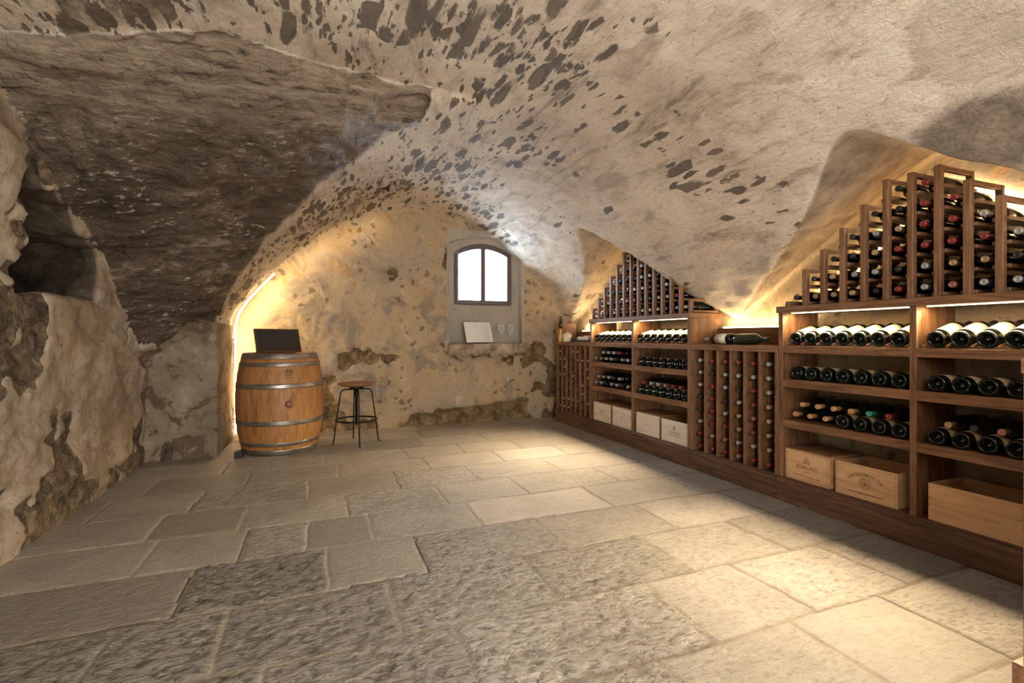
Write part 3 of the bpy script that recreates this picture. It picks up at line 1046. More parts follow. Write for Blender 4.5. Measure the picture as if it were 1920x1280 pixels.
BM_ = bottle_meshes()
CAPW = {'red': 'red-capped', 'black': 'black-capped', 'silver': 'silver-capped', 'gold': 'gold-capped', 'green': 'green-capped', 'pink': 'copper-capped', 'cork': 'cork-topped'}
ORD = ['', 'first', 'second', 'third', 'fourth', 'fifth', 'sixth', 'seventh', 'eighth', 'ninth', 'tenth', 'eleventh', 'twelfth', 'thirteenth']


def bottle(loc, ry, label, group, cap=None, lab=None, rz=0.0, rx=0.0, scale=1.0, green=False, roll=0.0):
    """loc: metres, the middle of the bottle's base; axis is +Z before turning"""
    o = link(bpy.data.objects.new('wine_bottle', BM_['body_green' if green else 'body']))
    o.rotation_mode = 'ZYX'
    if rz:
        o.rotation_mode = 'XYZ'
        o.rotation_euler = (rx, ry, rz)
    else:
        o.rotation_euler = (rx, ry, roll)
    o.location = loc
    o.scale = (scale,) * 3
    tag(o, label, 'wine bottle', group)
    if cap:
        c = link(bpy.data.objects.new('capsule', BM_['cap_' + cap]))
        c.parent = o
        c['label'] = {'red': 'red capsule', 'black': 'black capsule', 'silver': 'silver capsule', 'gold': 'gold capsule', 'green': 'green capsule', 'pink': 'copper capsule', 'cork': 'orange cork'}[cap]
    if lab:
        c = link(bpy.data.objects.new('paper_label', BM_[lab]))
        c.parent = o
        c['label'] = 'cream paper label' if lab == 'label' else 'tan paper label'
    return o


# ------------------------------------------------------------------ wine racks along the right wall
XP, XF, XBK = 2.63, 2.648, 2.958       # plinth face, cabinet face, back of the cabinets
PLZ = 0.138
SH = [(0.452, 0.497), (0.698, 0.745), (0.905, 0.947)]     # shelf undersides and tops
CZ0, CZ1 = 1.150, 1.188
TH = 0.030


def rack_root(name, label, y0, y1):
    return thing(name, label, 'wine rack', (2.8 * S, (y0 + y1) / 2 * S, 0))


def rel(root):
    return tuple(root.location)


def plinth(root, y0, y1):
    boxes('plinth', [(XP, XBK, y0, y1, 0.0, PLZ - 0.02), (XP - 0.006, XF + 0.02, y0, y1, PLZ - 0.02, PLZ)], M['dark_walnut_y'], root, rel(root))
    boxes('base_shelf', [(XF, XBK, y0 + 0.001, y1 - 0.001, PLZ - 0.018, PLZ + 0.006)], M['dark_walnut_y'], root, rel(root))


def led_tape(root, x, y0, y1, z, power, mat='led', rot=(0, 0, 0), w=0.008):
    boxes('led_tape', [(x - w, x + w, y0, y1, z - 0.003, z + 0.001)], M[mat], root, rel(root), bev=0)
    area('led_light', (x * S, (y0 + y1) / 2 * S, (z - 0.006) * S), rot, 0.014, (y1 - y0) * S, power * 0.30, WARM)
    # extra lamp added at the tape, aimed past the shelf to light the floor
    area('floor_wash', (x * S, (y0 + y1) / 2 * S, (z - 0.007) * S), (0, R(46), 0), 0.012, (y1 - y0) * S, power * 1.2, (1.0, 0.79, 0.50), spread=R(72))


def shelf_unit(label, y0, y1, fill):
    root = rack_root('shelf_rack', label, y0, y1)
    b = rel(root)
    ym = (y0 + y1) / 2
    plinth(root, y0, y1)
    for (a, c) in ((y0, y0 + TH), (y1 - TH, y1)):
        boxes('side_panel', [(XF, XBK, a, c, PLZ, CZ0)], M['walnut_z'], root, b)
    boxes('divider', [(XF + 0.002, XBK, ym - TH / 2, ym + TH / 2, PLZ, CZ0)], M['walnut_z'], root, b)
    for (z0, z1) in SH:
        for (a, c) in ((y0 + TH, ym - TH / 2), (ym + TH / 2, y1 - TH)):
            boxes('shelf', [(XF, XF + 0.02, a, c, z0, z1), (XF + 0.02, XBK, a, c, z1 - 0.02, z1 - 0.002)], M['walnut_y'], root, b)
    boxes('counter', [(XF - 0.012, XBK, y0 - 0.008, y1 + 0.008, CZ0, CZ1)], M['walnut_y'], root, b)
    for (a, c) in ((y0 + TH + 0.015, ym - TH / 2 - 0.015), (ym + TH / 2 + 0.015, y1 - TH - 0.015)):
        led_tape(root, XF + 0.061, a, c, CZ0 - 0.002, fill, 'led')
        # slanted slats that cradle the display bottles
        n = 7
        for k in range(n + 1):
            yy = a + 0.004 + (c - a - 0.008) * k / n
            bm = bmesh.new()
            mt = Matrix.Translation((XF * S + 0.02 - b[0], yy * S - b[1], SH[2][1] * S + 0.004)) @ Matrix.Rotation(R(-16), 4, 'Y')
            add_box(bm, 0, 0.26, -0.004, 0.004, 0, 0.014, 0.001, mt)
            bm_obj('cradle_slat', bm, M['walnut_x'], root)
    return root, y0, y1, ym


four, four_y0, four_y1 = 'four-crate', 3.012, 4.512
three, three_y0, three_y1 = 'three-crate', 0.752, 2.232
shelf_unit('walnut shelf rack holding four wooden crates in its bottom bays, by the window', four_y0, four_y1, 14.0)
shelf_unit('walnut shelf rack holding three wooden crates in its bottom bays', three_y0, three_y1, 16.0)


def cap_pick(r, w):
    t = r.random() * sum(v for _, v in w)
    for k, v in w:
        t -= v
        if t <= 0:
            return k
    return w[0][0]


def grid_unit(label, y0, y1, ncol, nrow, where, end_panel=False, caps=None, special=None):
    root = rack_root('grid_rack', label, y0, y1)
    b = rel(root)
    plinth(root, y0, y1)
    top = 0.947
    for (a, c) in ((y0, y0 + TH * 0.8), (y1 - TH * 0.8, y1)):
        boxes('side_panel', [(XF, XBK - 0.02, a, c, PLZ, 0.905)], M['walnut_z'], root, b)
    boxes('counter', [(XF - 0.004, XBK, y0, y1, 0.905, top)], M['walnut_y'], root, b)
    boxes('back_panel', [(XBK - 0.035, XBK - 0.020, y0, y1, PLZ, 1.070)], M['walnut_y'], root, b)
    if end_panel:
        boxes('end_panel', [(XF, XBK - 0.045, y1 - 0.02, y1, top, 1.165)], M['walnut_z'], root, b)
    ya, yb = y0 + TH * 0.8, y1 - TH * 0.8
    p = (yb - ya) / ncol
    zp = (0.895 - 0.162) / nrow
    for k in range(1, ncol):
        yy = yb - k * p
        boxes('divider', [(XF + 0.006, XBK - 0.04, yy - 0.010, yy + 0.010, PLZ + 0.006, 0.905)], M['walnut_z'], root, b)
    for c in range(ncol):
        # cleats that carry the bottles of this column
        lst = []
        for rr in range(nrow):
            zz = 0.162 + rr * zp
            for yy in (yb - c * p - 0.010 - 0.008, yb - (c + 1) * p + 0.010 + 0.008):
                lst.append((XF + 0.022, XBK - 0.042, yy - 0.008, yy + 0.008, zz - 0.004, zz + 0.010))
        boxes('support_rails', lst, M['dark_walnut_x'], root, b, bev=0).name = 'support_rail'
        for rr in range(nrow):
            zz = 0.162 + rr * zp
            cap = caps(c, rr)
            yy = yb - (c + 0.5) * p + rng.uniform(-0.001, 0.001)
            sc = 0.93 if p > 0.115 else 0.90
            xx = XF * S + 0.008 + rng.uniform(0, 0.007) + BL * sc
            off = (p / 2 - 0.026 - 0.001) * S
            bottle((xx, yy * S, (zz + 0.010) * S + math.sqrt((BR * sc) ** 2 - off ** 2) + 0.0012), R(-90), f'{CAPW[cap]} bottle in the {where}, {ORD[c + 1]} column from the window, {ORD[rr + 1]} row up', 'bottles in the ' + where, cap, None, scale=sc)
    return root


_cg = [['silver', 'red', 'red', 'red', 'red', 'silver'], ['silver', 'black', 'silver', 'silver', 'silver', 'silver'], ['silver', 'red', 'silver', 'black', 'red', 'silver'],
       ['black', 'red', 'black', 'silver', 'red', 'gold'], ['black', 'red', 'silver', 'gold', 'pink', 'gold'], ['silver', 'red', 'red', 'gold', 'red', 'gold'],
       ['red', 'gold', 'pink', 'silver', 'silver', 'gold'], ['red', 'red', 'red', 'pink', 'red', 'red']]
r3 = random.Random(12)
grid_unit('walnut grid rack of six columns between the two shelf racks', 2.236, 3.008, 6, 8, 'six-column grid', caps=lambda c, r: _cg[7 - r][c])
_W = [('black', 5), ('silver', 4), ('red', 2), ('gold', 1)]
_fg = [[cap_pick(r3, _W) for _ in range(7)] for _ in range(8)]
grid_unit('walnut grid rack of seven columns in the corner by the window wall', 4.516, 5.31, 7, 8, 'seven-column grid', True, caps=lambda c, r: _fg[r][c])


def cove_light(y0, y1, power, label):
    """led channel on top of the back panel, shining up the vault"""
    root = thing('cove_light', label, 'light strip', (2.945 * S, (y0 + y1) / 2 * S, 1.05 * S))
    b = rel(root)
    boxes('channel', [(2.942, 2.956, y0, y1, 1.055, 1.070)], M['steel'], root, b, bev=0)
    boxes('led_tape', [(2.943, 2.955, y0, y1, 1.070, 1.082)], M['led_hot'], root, b, bev=0)
    area('cove_lamp', (2.947 * S, (y0 + y1) / 2 * S, 1.086 * S), (R(180), R(12), 0), 0.014, (y1 - y0) * S, power, WARM)


cove_light(2.28, 2.98, 5.0, 'warm light strip glowing behind the six-column grid rack')
cove_light(4.56, 5.20, 7.0, 'warm light strip glowing behind the seven-column grid rack')


# stepped bottle racks standing on the shelf racks
PITCH, ROWH = 0.1115, 0.0995


def stepped_rack(label, ylist, rows_of_post, where, caps, group, cols):
    y0, y1 = min(ylist), max(ylist)
    root = thing('stepped_rack', label, 'bottle rack', (2.8 * S, (y0 + y1) / 2 * S, CZ1 * S))
    b = tuple(Vector(rel(root)) - Vector((0, 0, 0.0007)))
    pw = 0.0135
    xb = 2.93
    for yy, nr in zip(ylist, rows_of_post):
        zt = CZ1 + 0.012 + nr * ROWH if nr else CZ1 + 0.030
        boxes('post', [(2.660, 2.690, yy - pw, yy + pw, CZ1, zt)], M['walnut_z'], root, b)
        boxes('rear_post', [(xb - 0.02, xb, yy - pw, yy + pw, CZ1, zt)], M['walnut_z'], root, b)
        lst = [(2.690, xb - 0.02, yy - pw * 0.8, yy + pw * 0.8, zt - 0.022, zt)]
        boxes('top_rail', lst, M['walnut_x'], root, b)
        lst = []
        for k in range(max(nr, 1)):
            zz = CZ1 + 0.004 + k * ROWH
            lst.append((2.676, xb - 0.012, yy - pw - 0.016, yy + pw + 0.016, zz, zz + 0.016))
        boxes('side_rail', lst, M['walnut_x'], root, b)
    # bottles, columns counted from the window
    for ci, (yc, n) in enumerate(cols):
        for k in range(n):
            cap = caps(ci, k)
            zz = CZ1 + 0.020 + k * ROWH
            bottle((2.672 * S + BL + rng.uniform(0, 0.022) - 0.02, yc * S + rng.uniform(-0.001, 0.001), zz * S + BR * 0.80), R(-90),
                   f'{CAPW[cap]} bottle, {where}, {ORD[ci + 1]} column from the window, {ORD[k + 1]} row up', group, cap, None)


three_posts = [2.068 - PITCH * k for k in range(-1, 12)]
three_rows = [0, 2, 3, 4, 5, 6, 6, 6, 5, 4, 3, 2, 1]
three_cols = [(2.068 + PITCH / 2, 1)] + [(2.068 - PITCH * (k + 0.5), n) for k, n in enumerate([2, 3, 4, 5, 6, 6, 5, 4, 3, 2])]
_tc = {0: ['black'], 1: ['gold', 'black'], 2: ['gold', 'gold', 'black'], 3: ['gold', 'silver', 'black', 'black'], 4: ['black', 'silver', 'gold', 'silver', 'black'],
       5: ['red', 'black', 'red', 'gold', 'black', 'black'], 6: ['silver', 'silver', 'red', 'red', 'red', 'red'], 7: ['pink', 'gold', 'red', 'red', 'red'],
       8: ['silver', 'gold', 'red', 'silver'], 9: ['silver', 'black', 'silver'], 10: ['gold', 'black']}
stepped_rack('stepped walnut bottle rack standing on the three-crate shelf rack', three_posts, three_rows, 'stepped rack above three crates', lambda c, k: _tc[c][k], 'bottles in the stepped rack above three crates', three_cols)
four_posts = [4.482 - PITCH * k for k in range(14)]
four_rows = [1, 2, 3, 4, 5, 6, 7, 7, 6, 5, 4, 3, 2, 1]
four_cols = [(4.482 - PITCH * (k + 0.5), n) for k, n in enumerate([1, 2, 3, 4, 5, 6, 7, 6, 5, 4, 3, 2, 1])]
_fc = [[cap_pick(r3, [('black', 5), ('silver', 3), ('gold', 3), ('red', 1)]) for _ in range(7)] for _ in range(13)]
stepped_rack('stepped walnut bottle rack standing on the four-crate shelf rack, partly behind the vault', four_posts, four_rows, 'stepped rack above four crates', lambda c, k: _fc[c][k], 'bottles in the stepped rack above four crates', four_cols)


def niche_light(pts, power_per_m, label):
    """warm light strip following the lunette wall behind a stepped rack"""
    root = thing('niche_light', label, 'light strip', tuple(c * S for c in pts[0]))
    b = Vector(rel(root))
    bm = bmesh.new()
    tube(bm, [Vector(p) * S - b for p in pts], 0.006, 6)
    bm_obj('led_tape', bm, M['led_hot'], root)
    for p, q in zip(pts[:-1], pts[1:]):
        p, q = Vector(p) * S, Vector(q) * S
        L = (q - p).length
        mid = (p + q) / 2 + Vector((0.010, 0, 0))
        d = (q - p).normalized()
        # lamp's long side along the strip, shining to the wall and vault
        nrm = Vector((1.0, -d.z * 0.3, abs(d.y) * 0.3)).normalized()
        nrm = (nrm - d * nrm.dot(d)).normalized()
        zax = -nrm
        yax = d
        xax = yax.cross(zax)
        o = area('niche_lamp', mid, (0, 0, 0), 0.02, L, power_per_m * L, WARM)
        o.rotation_euler = Matrix((xax, yax, zax)).transposed().to_euler()


niche_light([(2.965, 2.27, 1.215), (2.968, 2.02, 1.40), (2.968, 1.79, 1.61), (2.968, 1.56, 1.78), (2.968, 1.30, 1.66), (2.968, 1.05, 1.46), (2.968, 0.85, 1.28)], 9.0, 'warm light strip on the wall behind the stepped rack above three crates')
niche_light([(2.968, 4.56, 1.30), (2.968, 4.30, 1.50), (2.968, 4.02, 1.80), (2.968, 3.75, 1.66)], 7.0, 'warm light strip on the wall behind the stepped rack above four crates')

# ---- bottles on the shelves
BAYS = {'C': ('three-crate rack', three_y1 - TH, (three_y0 + three_y1) / 2 + TH / 2, 'third bay'), 'D': ('three-crate rack', (three_y0 + three_y1) / 2 - TH / 2, three_y0 + TH, 'fourth bay'),
        'A': ('four-crate rack', four_y1 - TH, (four_y0 + four_y1) / 2 + TH / 2, 'first bay'), 'B': ('four-crate rack', (four_y0 + four_y1) / 2 - TH / 2, four_y0 + TH, 'second bay')}


def display_row(key):
    rack, ya, yb, bay = BAYS[key]
    a, c = ya - 0.015, yb + 0.015
    for k in range(7):
        yy = a - 0.004 - (a - c - 0.008) * (k + 0.5) / 7
        tilt = R(74)
        bottle((XF * S + 0.028, yy * S, SH[2][1] * S + 0.0465), tilt, f'cream-labelled bottle tilted on the top shelf, {bay} from the window, {ORD[k + 1]} in line', 'cream-labelled bottles on the top shelves', 'black', 'label', scale=1.04, roll=R(rng.uniform(-8, 8)))


def base_row(key, shelf, n, start, step, group, lab='label_tan', lvl=0, what='row'):
    rack, ya, yb, bay = BAYS[key]
    z = SH[shelf][1]
    sname = {1: 'middle', 0: 'lower'}[shelf]
    for k in range(n):
        yy = start - k * step
        bottle((XF * S + 0.022 + rng.uniform(0, 0.012), yy * S, z * S + 0.001 + BR), R(90), f'dark base-out bottle, {sname} shelf, {bay} from the window, {ORD[k + 1]} in line', group, 'black', lab, roll=R(rng.uniform(-14, 14)))


for kk in 'ABCD':
    display_row(kk)
base_row('C', 1, 7, 2.135, 0.0948, 'bottles lying base-out on the middle shelves')
base_row('D', 1, 6, 1.408, 0.0945, 'bottles lying base-out on the middle shelves')
base_row('B', 1, 7, 3.665, 0.0935, 'bottles lying base-out on the middle shelves')


def neck_bottle(key, shelf, yy, z, cap, desc, group, lab='label_tan', dx=0.0):
    rack, ya, yb, bay = BAYS[key]
    sname = {1: 'middle', 0: 'lower'}[shelf]
    bottle((XF * S + 0.02 + BL + dx, yy * S, z), R(-90), f'{CAPW[cap]} bottle, {sname} shelf, {bay} from the window, {desc}', group, cap, None)
    if lab:
        o = SC.collection.objects[-1]


STACK = math.sqrt((2 * BR) ** 2 - (0.0948 / 2 * S) ** 2) + 0.002
zc = SH[0][1] * S + BR + 0.001
G3 = 'bottles on the lower shelves'
# three-crate rack, window-side bay: three corks then four bases, six necks stacked above
for k in range(3):
    neck_bottle('C', 0, 2.135 - 0.0948 * k, zc, 'cork', f'bottom layer, {ORD[k + 1]} in line', G3)
for k in range(4):
    bottle((XF * S + 0.022, (2.135 - 0.0948 * (3 + k)) * S, zc), R(90), f'dark base-out bottle, lower shelf, third bay from the window, {ORD[k + 4]} in line', G3, 'black', 'label_tan', roll=R(rng.uniform(-10, 10)))
for k, cp in enumerate(['cork', 'cork', 'cork', 'cork', 'green', 'red']):
    neck_bottle('C', 0, 2.135 - 0.0948 * (k + 0.5), zc + STACK, cp, f'upper layer, {ORD[k + 1]} in line', G3)
# second bay
for k in range(6):
    bottle((XF * S + 0.022, (1.408 - 0.0945 * k) * S, zc), R(90), f'dark base-out bottle, lower shelf, fourth bay from the window, {ORD[k + 1]} in line', G3, 'black', 'label_tan', roll=R(rng.uniform(-14, 14)))
for k, cp in ((0, 'gold'), (1, 'black'), (2, 'pink')):
    neck_bottle('D', 0, 1.408 - 0.0945 * (k + 0.5), zc + STACK, cp, f'upper layer, {ORD[k + 1]} in line', G3)
# four-crate rack
for k in range(7):
    neck_bottle('A', 1, 4.43 - 0.0935 * k, SH[1][1] * S + BR + 0.001, ['silver', 'gold', 'silver', 'silver', 'black', 'silver', 'silver'][k], f'bottom layer, {ORD[k + 1]} in line', 'bottles on the middle shelf')
for k, cp in enumerate(['silver', 'silver', 'silver', 'red']):
    neck_bottle('A', 1, 4.43 - 0.0935 * (k + 1.5), SH[1][1] * S + BR + 0.001 + STACK, cp, f'upper layer, {ORD[k + 1]} in line', 'bottles on the middle shelf')
for k in range(7):
    neck_bottle('A', 0, 4.43 - 0.0935 * k, zc, ['silver', 'silver', 'black', 'silver', 'silver', 'black', 'silver'][k], f'bottom layer, {ORD[k + 1]} in line', G3)
for k, cp in enumerate(['silver', 'gold', 'silver', 'black', 'silver']):
    neck_bottle('A', 0, 4.43 - 0.0935 * (k + 0.5), zc + STACK, cp, f'upper layer, {ORD[k + 1]} in line', G3)
for k in range(7):
    bottle((XF * S + 0.022, (3.665 - 0.0935 * k) * S, zc), R(90), f'dark base-out bottle, lower shelf, second bay from the window, {ORD[k + 1]} in line', G3, 'black', 'label_tan', roll=R(rng.uniform(-14, 14)))
for k, cp in enumerate(['red', 'silver', 'silver', 'pink', 'red', 'red']):
    neck_bottle('B', 0, 3.665 - 0.0935 * (k + 0.5), zc + STACK, cp, f'upper layer, {ORD[k + 1]} in line', G3)
# two bottles lying on the counter of the six-column grid
cz = 0.947 * S + BR + 0.001
o = bottle((2.76 * S, 2.700 * S, cz), 0, 'white-labelled bottle lying on the six-column grid rack, neck towards the window', 'bottles lying on the counter', 'silver', 'label')
o.rotation_mode = 'QUATERNION'
o.rotation_quaternion = (Matrix.Rotation(R(-90), 4, 'X') @ Matrix.Rotation(R(35), 4, 'Z')).to_quaternion()
o = bottle((2.76 * S, 2.672 * S, cz), 0, 'dark green bottle lying on the six-column grid rack, neck away from the window', 'bottles lying on the counter', 'black', None, green=True)
o.rotation_mode = 'QUATERNION'
o.rotation_quaternion = Matrix.Rotation(R(90), 4, 'X').to_quaternion()


# ------------------------------------------------------------------ wooden crates
def text_bm(s, size, extrude=0.0004, align='CENTER'):
    cu = bpy.data.curves.new('t', 'FONT')
    cu.body = s
    cu.size = size
    cu.extrude = extrude
    cu.align_x = align
    cu.align_y = 'CENTER'
    cu.resolution_u = 2
    ob = bpy.data.objects.new('t', cu)
    SC.collection.objects.link(ob)
    dg = bpy.context.evaluated_depsgraph_get()
    dg.update()
    me = bpy.data.meshes.new_from_object(ob.evaluated_get(dg))
    bpy.data.objects.remove(ob)
    bpy.data.curves.remove(cu)
    return me


def crate(label, x0, y0, y1, hgt, lidded, pal, marks=None, depth=0.265, group='wooden wine crates'):
    """front face at x0 looking to -X; y1 is the window side; units of camera height"""
    zb = PLZ + 0.007
    root = thing('wine_crate', label, 'wooden crate', (x0 * S, (y0 + y1) / 2 * S, zb * S), group)
    w, h, d, t = (y1 - y0) * S, hgt * S, depth * S, 0.011
    fy = M[pal + '_y']
    fx = M['pine_brown'] if pal == 'pale_pine' else M[pal + '_x']

    def part(nm, m, *bx):
        bm = bmesh.new()
        for q in bx:
            add_box(bm, *q, bev=0.001)
        return bm_obj(nm, bm, m, root)
    front = part('front_panel', fy, (0, t, -w / 2, w / 2, 0, h))
    part('back_panel', fy, (d - t, d, -w / 2, w / 2, 0, h))
    part('side_panel', fx, (t, d - t, w / 2 - t, w / 2, 0, h))
    part('side_panel', fx, (t, d - t, -w / 2, -w / 2 + t, 0, h))
    part('bottom_panel', fx, (t, d - t, -w / 2 + t, w / 2 - t, 0, t))
    if lidded:
        part('lid', M['pine_brown'], (0.001, d - 0.001, -w / 2 + 0.001, w / 2 - 0.001, h, h + 0.008))
    # nail heads
    bm = bmesh.new()
    for sy in (-1, 1):
        for q in (0.12, 0.40, 0.62, 0.88):
            lathe(bm, [(0.0028, 0), (0.0028, 0.0006), (0, 0.0006)], 8, Matrix.Translation((-0.0001, sy * (w / 2 - 0.008), q * h)) @ Matrix.Rotation(R(-90), 4, 'Y'))
    nl = bm_obj('nail_head', bm, M['print_dark'], front)
    if marks:
        bm = bmesh.new()

        def stamp(me, mt):
            me.transform(mt)
            bm.from_mesh(me)
            bpy.data.meshes.remove(me)
        # text plane: local x -> -Y (reads left to right from the room), local y -> Z
        face = Matrix(((0, 0, -1, -0.0004), (-1, 0, 0, 0), (0, 1, 0, 0), (0, 0, 0, 1)))
        marks(bm, stamp, face, w, h)
        mk = bm_obj('printed_mark', bm, M['print_red' if marks is marks_house else 'print_grey' if pal == 'pale_pine' else 'print_dark'], front)
    return root


def ring_mark(bm, face, cx, cy, r0, r1, seg=28):
    A = [bm.verts.new(face @ Vector((cx + r0 * math.cos(2 * math.pi * i / seg), cy + r0 * math.sin(2 * math.pi * i / seg), 0))) for i in range(seg)]
    B = [bm.verts.new(face @ Vector((cx + r1 * math.cos(2 * math.pi * i / seg), cy + r1 * math.sin(2 * math.pi * i / seg), 0))) for i in range(seg)]
    for i in range(seg):
        j = (i + 1) % seg
        bm.faces.new((A[i], A[j], B[j], B[i]))


def bar(bm, face, x0, x1, y0, y1):
    vs = [bm.verts.new(face @ Vector(p)) for p in ((x0, y0, 0), (x1, y0, 0), (x1, y1, 0), (x0, y1, 0))]
    bm.faces.new(vs)


def border(bm, face, w, h, m=0.012, t=0.0012):
    bar(bm, face, -w / 2 + m, w / 2 - m, h - m, h - m + t)
    bar(bm, face, -w / 2 + m, w / 2 - m, m, m + t)
    bar(bm, face, -w / 2 + m, -w / 2 + m + t, m, h - m)
    bar(bm, face, w / 2 - m - t, w / 2 - m, m, h - m)


def marks_house(bm, stamp, face, w, h):
    border(bm, face, w, h)
    # small building with a pitched roof
    cy = h * 0.68
    for k in range(5):
        bar(bm, face, -0.022 + k * 0.0095, -0.018 + k * 0.0095, cy - 0.010, cy + 0.008 + (0.008 if k in (1, 2, 3) else 0))
    bar(bm, face, -0.026, 0.026, cy - 0.013, cy - 0.010)
    for sgn in (-1, 1):
        vs = [bm.verts.new(face @ Vector(p)) for p in ((sgn * 0.026, cy + 0.008, 0), (sgn * 0.022, cy + 0.012, 0), (0, cy + 0.027, 0), (0, cy + 0.022, 0))]
        bm.faces.new(vs)
    s = 'ATERELITEO'
    stamp(text_bm(s, 0.034), face @ Matrix.Translation((0, h * 0.475, 0)) @ Matrix.Diagonal((0.85, 1.1, 1, 1)))
    stamp(text_bm('ORIELITE', 0.010), face @ Matrix.Translation((0, h * 0.345, 0)))
    stamp(text_bm('IMTERE NUMITALE ELLIS N 1 TANES', 0.0125), face @ Matrix.Translation((0, h * 0.19, 0)))


def marks_seal(bm, stamp, face, w, h):
    border(bm, face, w, h)
    s = 'CHIERCWREFITO'
    rad, cy = 0.150, h * 0.74 - 0.150
    for k, ch in enumerate(s):
        a = R(38) - R(76) * k / (len(s) - 1)
        stamp(text_bm(ch, 0.026), face @ Matrix.Translation((rad * math.sin(-a), cy + rad * math.cos(a), 0)) @ Matrix.Rotation(a, 4, 'Z'))
    c0 = h * 0.47
    ring_mark(bm, face, 0, c0, 0.0335, 0.0350)
    ring_mark(bm, face, 0, c0, 0.0235, 0.0255)
    for k in range(18):
        a = 2 * math.pi * k / 18
        ring_mark(bm, face, 0.0295 * math.cos(a), c0 + 0.0295 * math.sin(a), 0.0008, 0.0024, 6)
    for k in range(6):
        a = 2 * math.pi * k / 6 + 0.2
        ring_mark(bm, face, 0.010 * math.cos(a), c0 + 0.010 * math.sin(a), 0.005, 0.0068, 10)
    ring_mark(bm, face, 0, c0, 0.002, 0.006, 10)
    stamp(text_bm('MORE DU MONTES APPERTONIE FAUSTE', 0.0115), face @ Matrix.Translation((0, h * 0.17, 0)))


def marks_lines(bm, stamp, face, w, h):
    stamp(text_bm('TONETS', 0.022), face @ Matrix.Translation((0, h * 0.58, 0)))
    stamp(text_bm('NIVELES', 0.018), face @ Matrix.Translation((0, h * 0.44, 0)))


def marks_script(bm, stamp, face, w, h):
    stamp(text_bm('Oxe', 0.026), face @ Matrix.Translation((0, h * 0.52, 0)))
    for k in range(3):
        bar(bm, face, -w * 0.3, w * 0.3, h * (0.30 + 0.05 * k), h * (0.305 + 0.05 * k))


def marks_cross(bm, stamp, face, w, h):
    ring_mark(bm, face, 0, h * 0.62, 0.004, 0.006, 12)
    bar(bm, face, -w * 0.22, w * 0.22, h * 0.47, h * 0.478)
    bar(bm, face, -w * 0.14, w * 0.14, h * 0.42, h * 0.426)


def marks_oval(bm, stamp, face, w, h):
    vs = [bm.verts.new(face @ Vector((0.012 * math.cos(2 * math.pi * i / 20), h * 0.66 + 0.020 * math.sin(2 * math.pi * i / 20), 0))) for i in range(20)]
    bm.faces.new(vs)
    stamp(text_bm('BOLLETE MILLEME', 0.020), face @ Matrix.Translation((0, h * 0.46, 0)))
    stamp(text_bm('RETONNE MILLIPIENS', 0.014), face @ Matrix.Translation((0, h * 0.35, 0)))


XC = 2.664
crate('lidded pine crate with red-brown house emblem, three-crate rack', XC, 1.918, 2.195, 0.176, True, 'pine', marks_house)
crate('open pine crate with round seal and arched lettering, three-crate rack', XC, 1.567, 1.882, 0.176, False, 'pine', marks_seal)
crate('open plain pine crate without print, alone in its bay', XC, 1.10, 1.436, 0.172, False, 'pine')
crate('pale lidded crate with faint brown lettering, beside the seven-column grid', XC, 4.155, 4.465, 0.185, True, 'pale_pine', marks_lines)
crate('pale lidded crate with faint script, second from the window', XC, 3.80, 4.115, 0.182, True, 'pale_pine', marks_script)
crate('pale lidded crate with small ring and thin bars, third from the window', XC, 3.41, 3.725, 0.182, True, 'pale_pine', marks_cross)
crate('pale open crate with dark oval mark, fourth from the window', XC, 3.052, 3.375, 0.178, False, 'pale_pine', marks_oval)


# ------------------------------------------------------------------ return rack at the near end
def return_rack():
    x0, x1, y0, y1 = 1.715, 2.60, 0.02, 0.709
    root = thing('cabinet_rack', 'walnut rack end standing across from the crates, mostly out of frame', 'wine rack', ((x0 + x1) / 2 * S, (y0 + y1) / 2 * S, 0))
    b = rel(root)
    boxes('plinth', [(x0, x1, y0, y1 + 0.023, 0, PLZ)], M['walnut_x'], root, b)
    boxes('side_panel', [(x0, x0 + 0.03, y0, y1, PLZ, 0.905)], M['walnut_z'], root, b)
    boxes('side_panel', [(x1 - 0.03, x1, y0, y1, PLZ, 0.905)], M['walnut_z'], root, b)
    boxes('back_panel', [(x0 + 0.03, x1 - 0.03, y0, y0 + 0.02, PLZ, 0.905)], M['walnut_x'], root, b)
    for z in (0.38, 0.64):
        boxes('shelf', [(x0 + 0.03, x1 - 0.03, y0 + 0.02, y1 - 0.002, z, z + 0.03)], M['walnut_x'], root, b)
    boxes('counter', [(x0, x1, y0, y1 + 0.005, 0.905, 0.947)], M['walnut_x'], root, b)


return_rack()


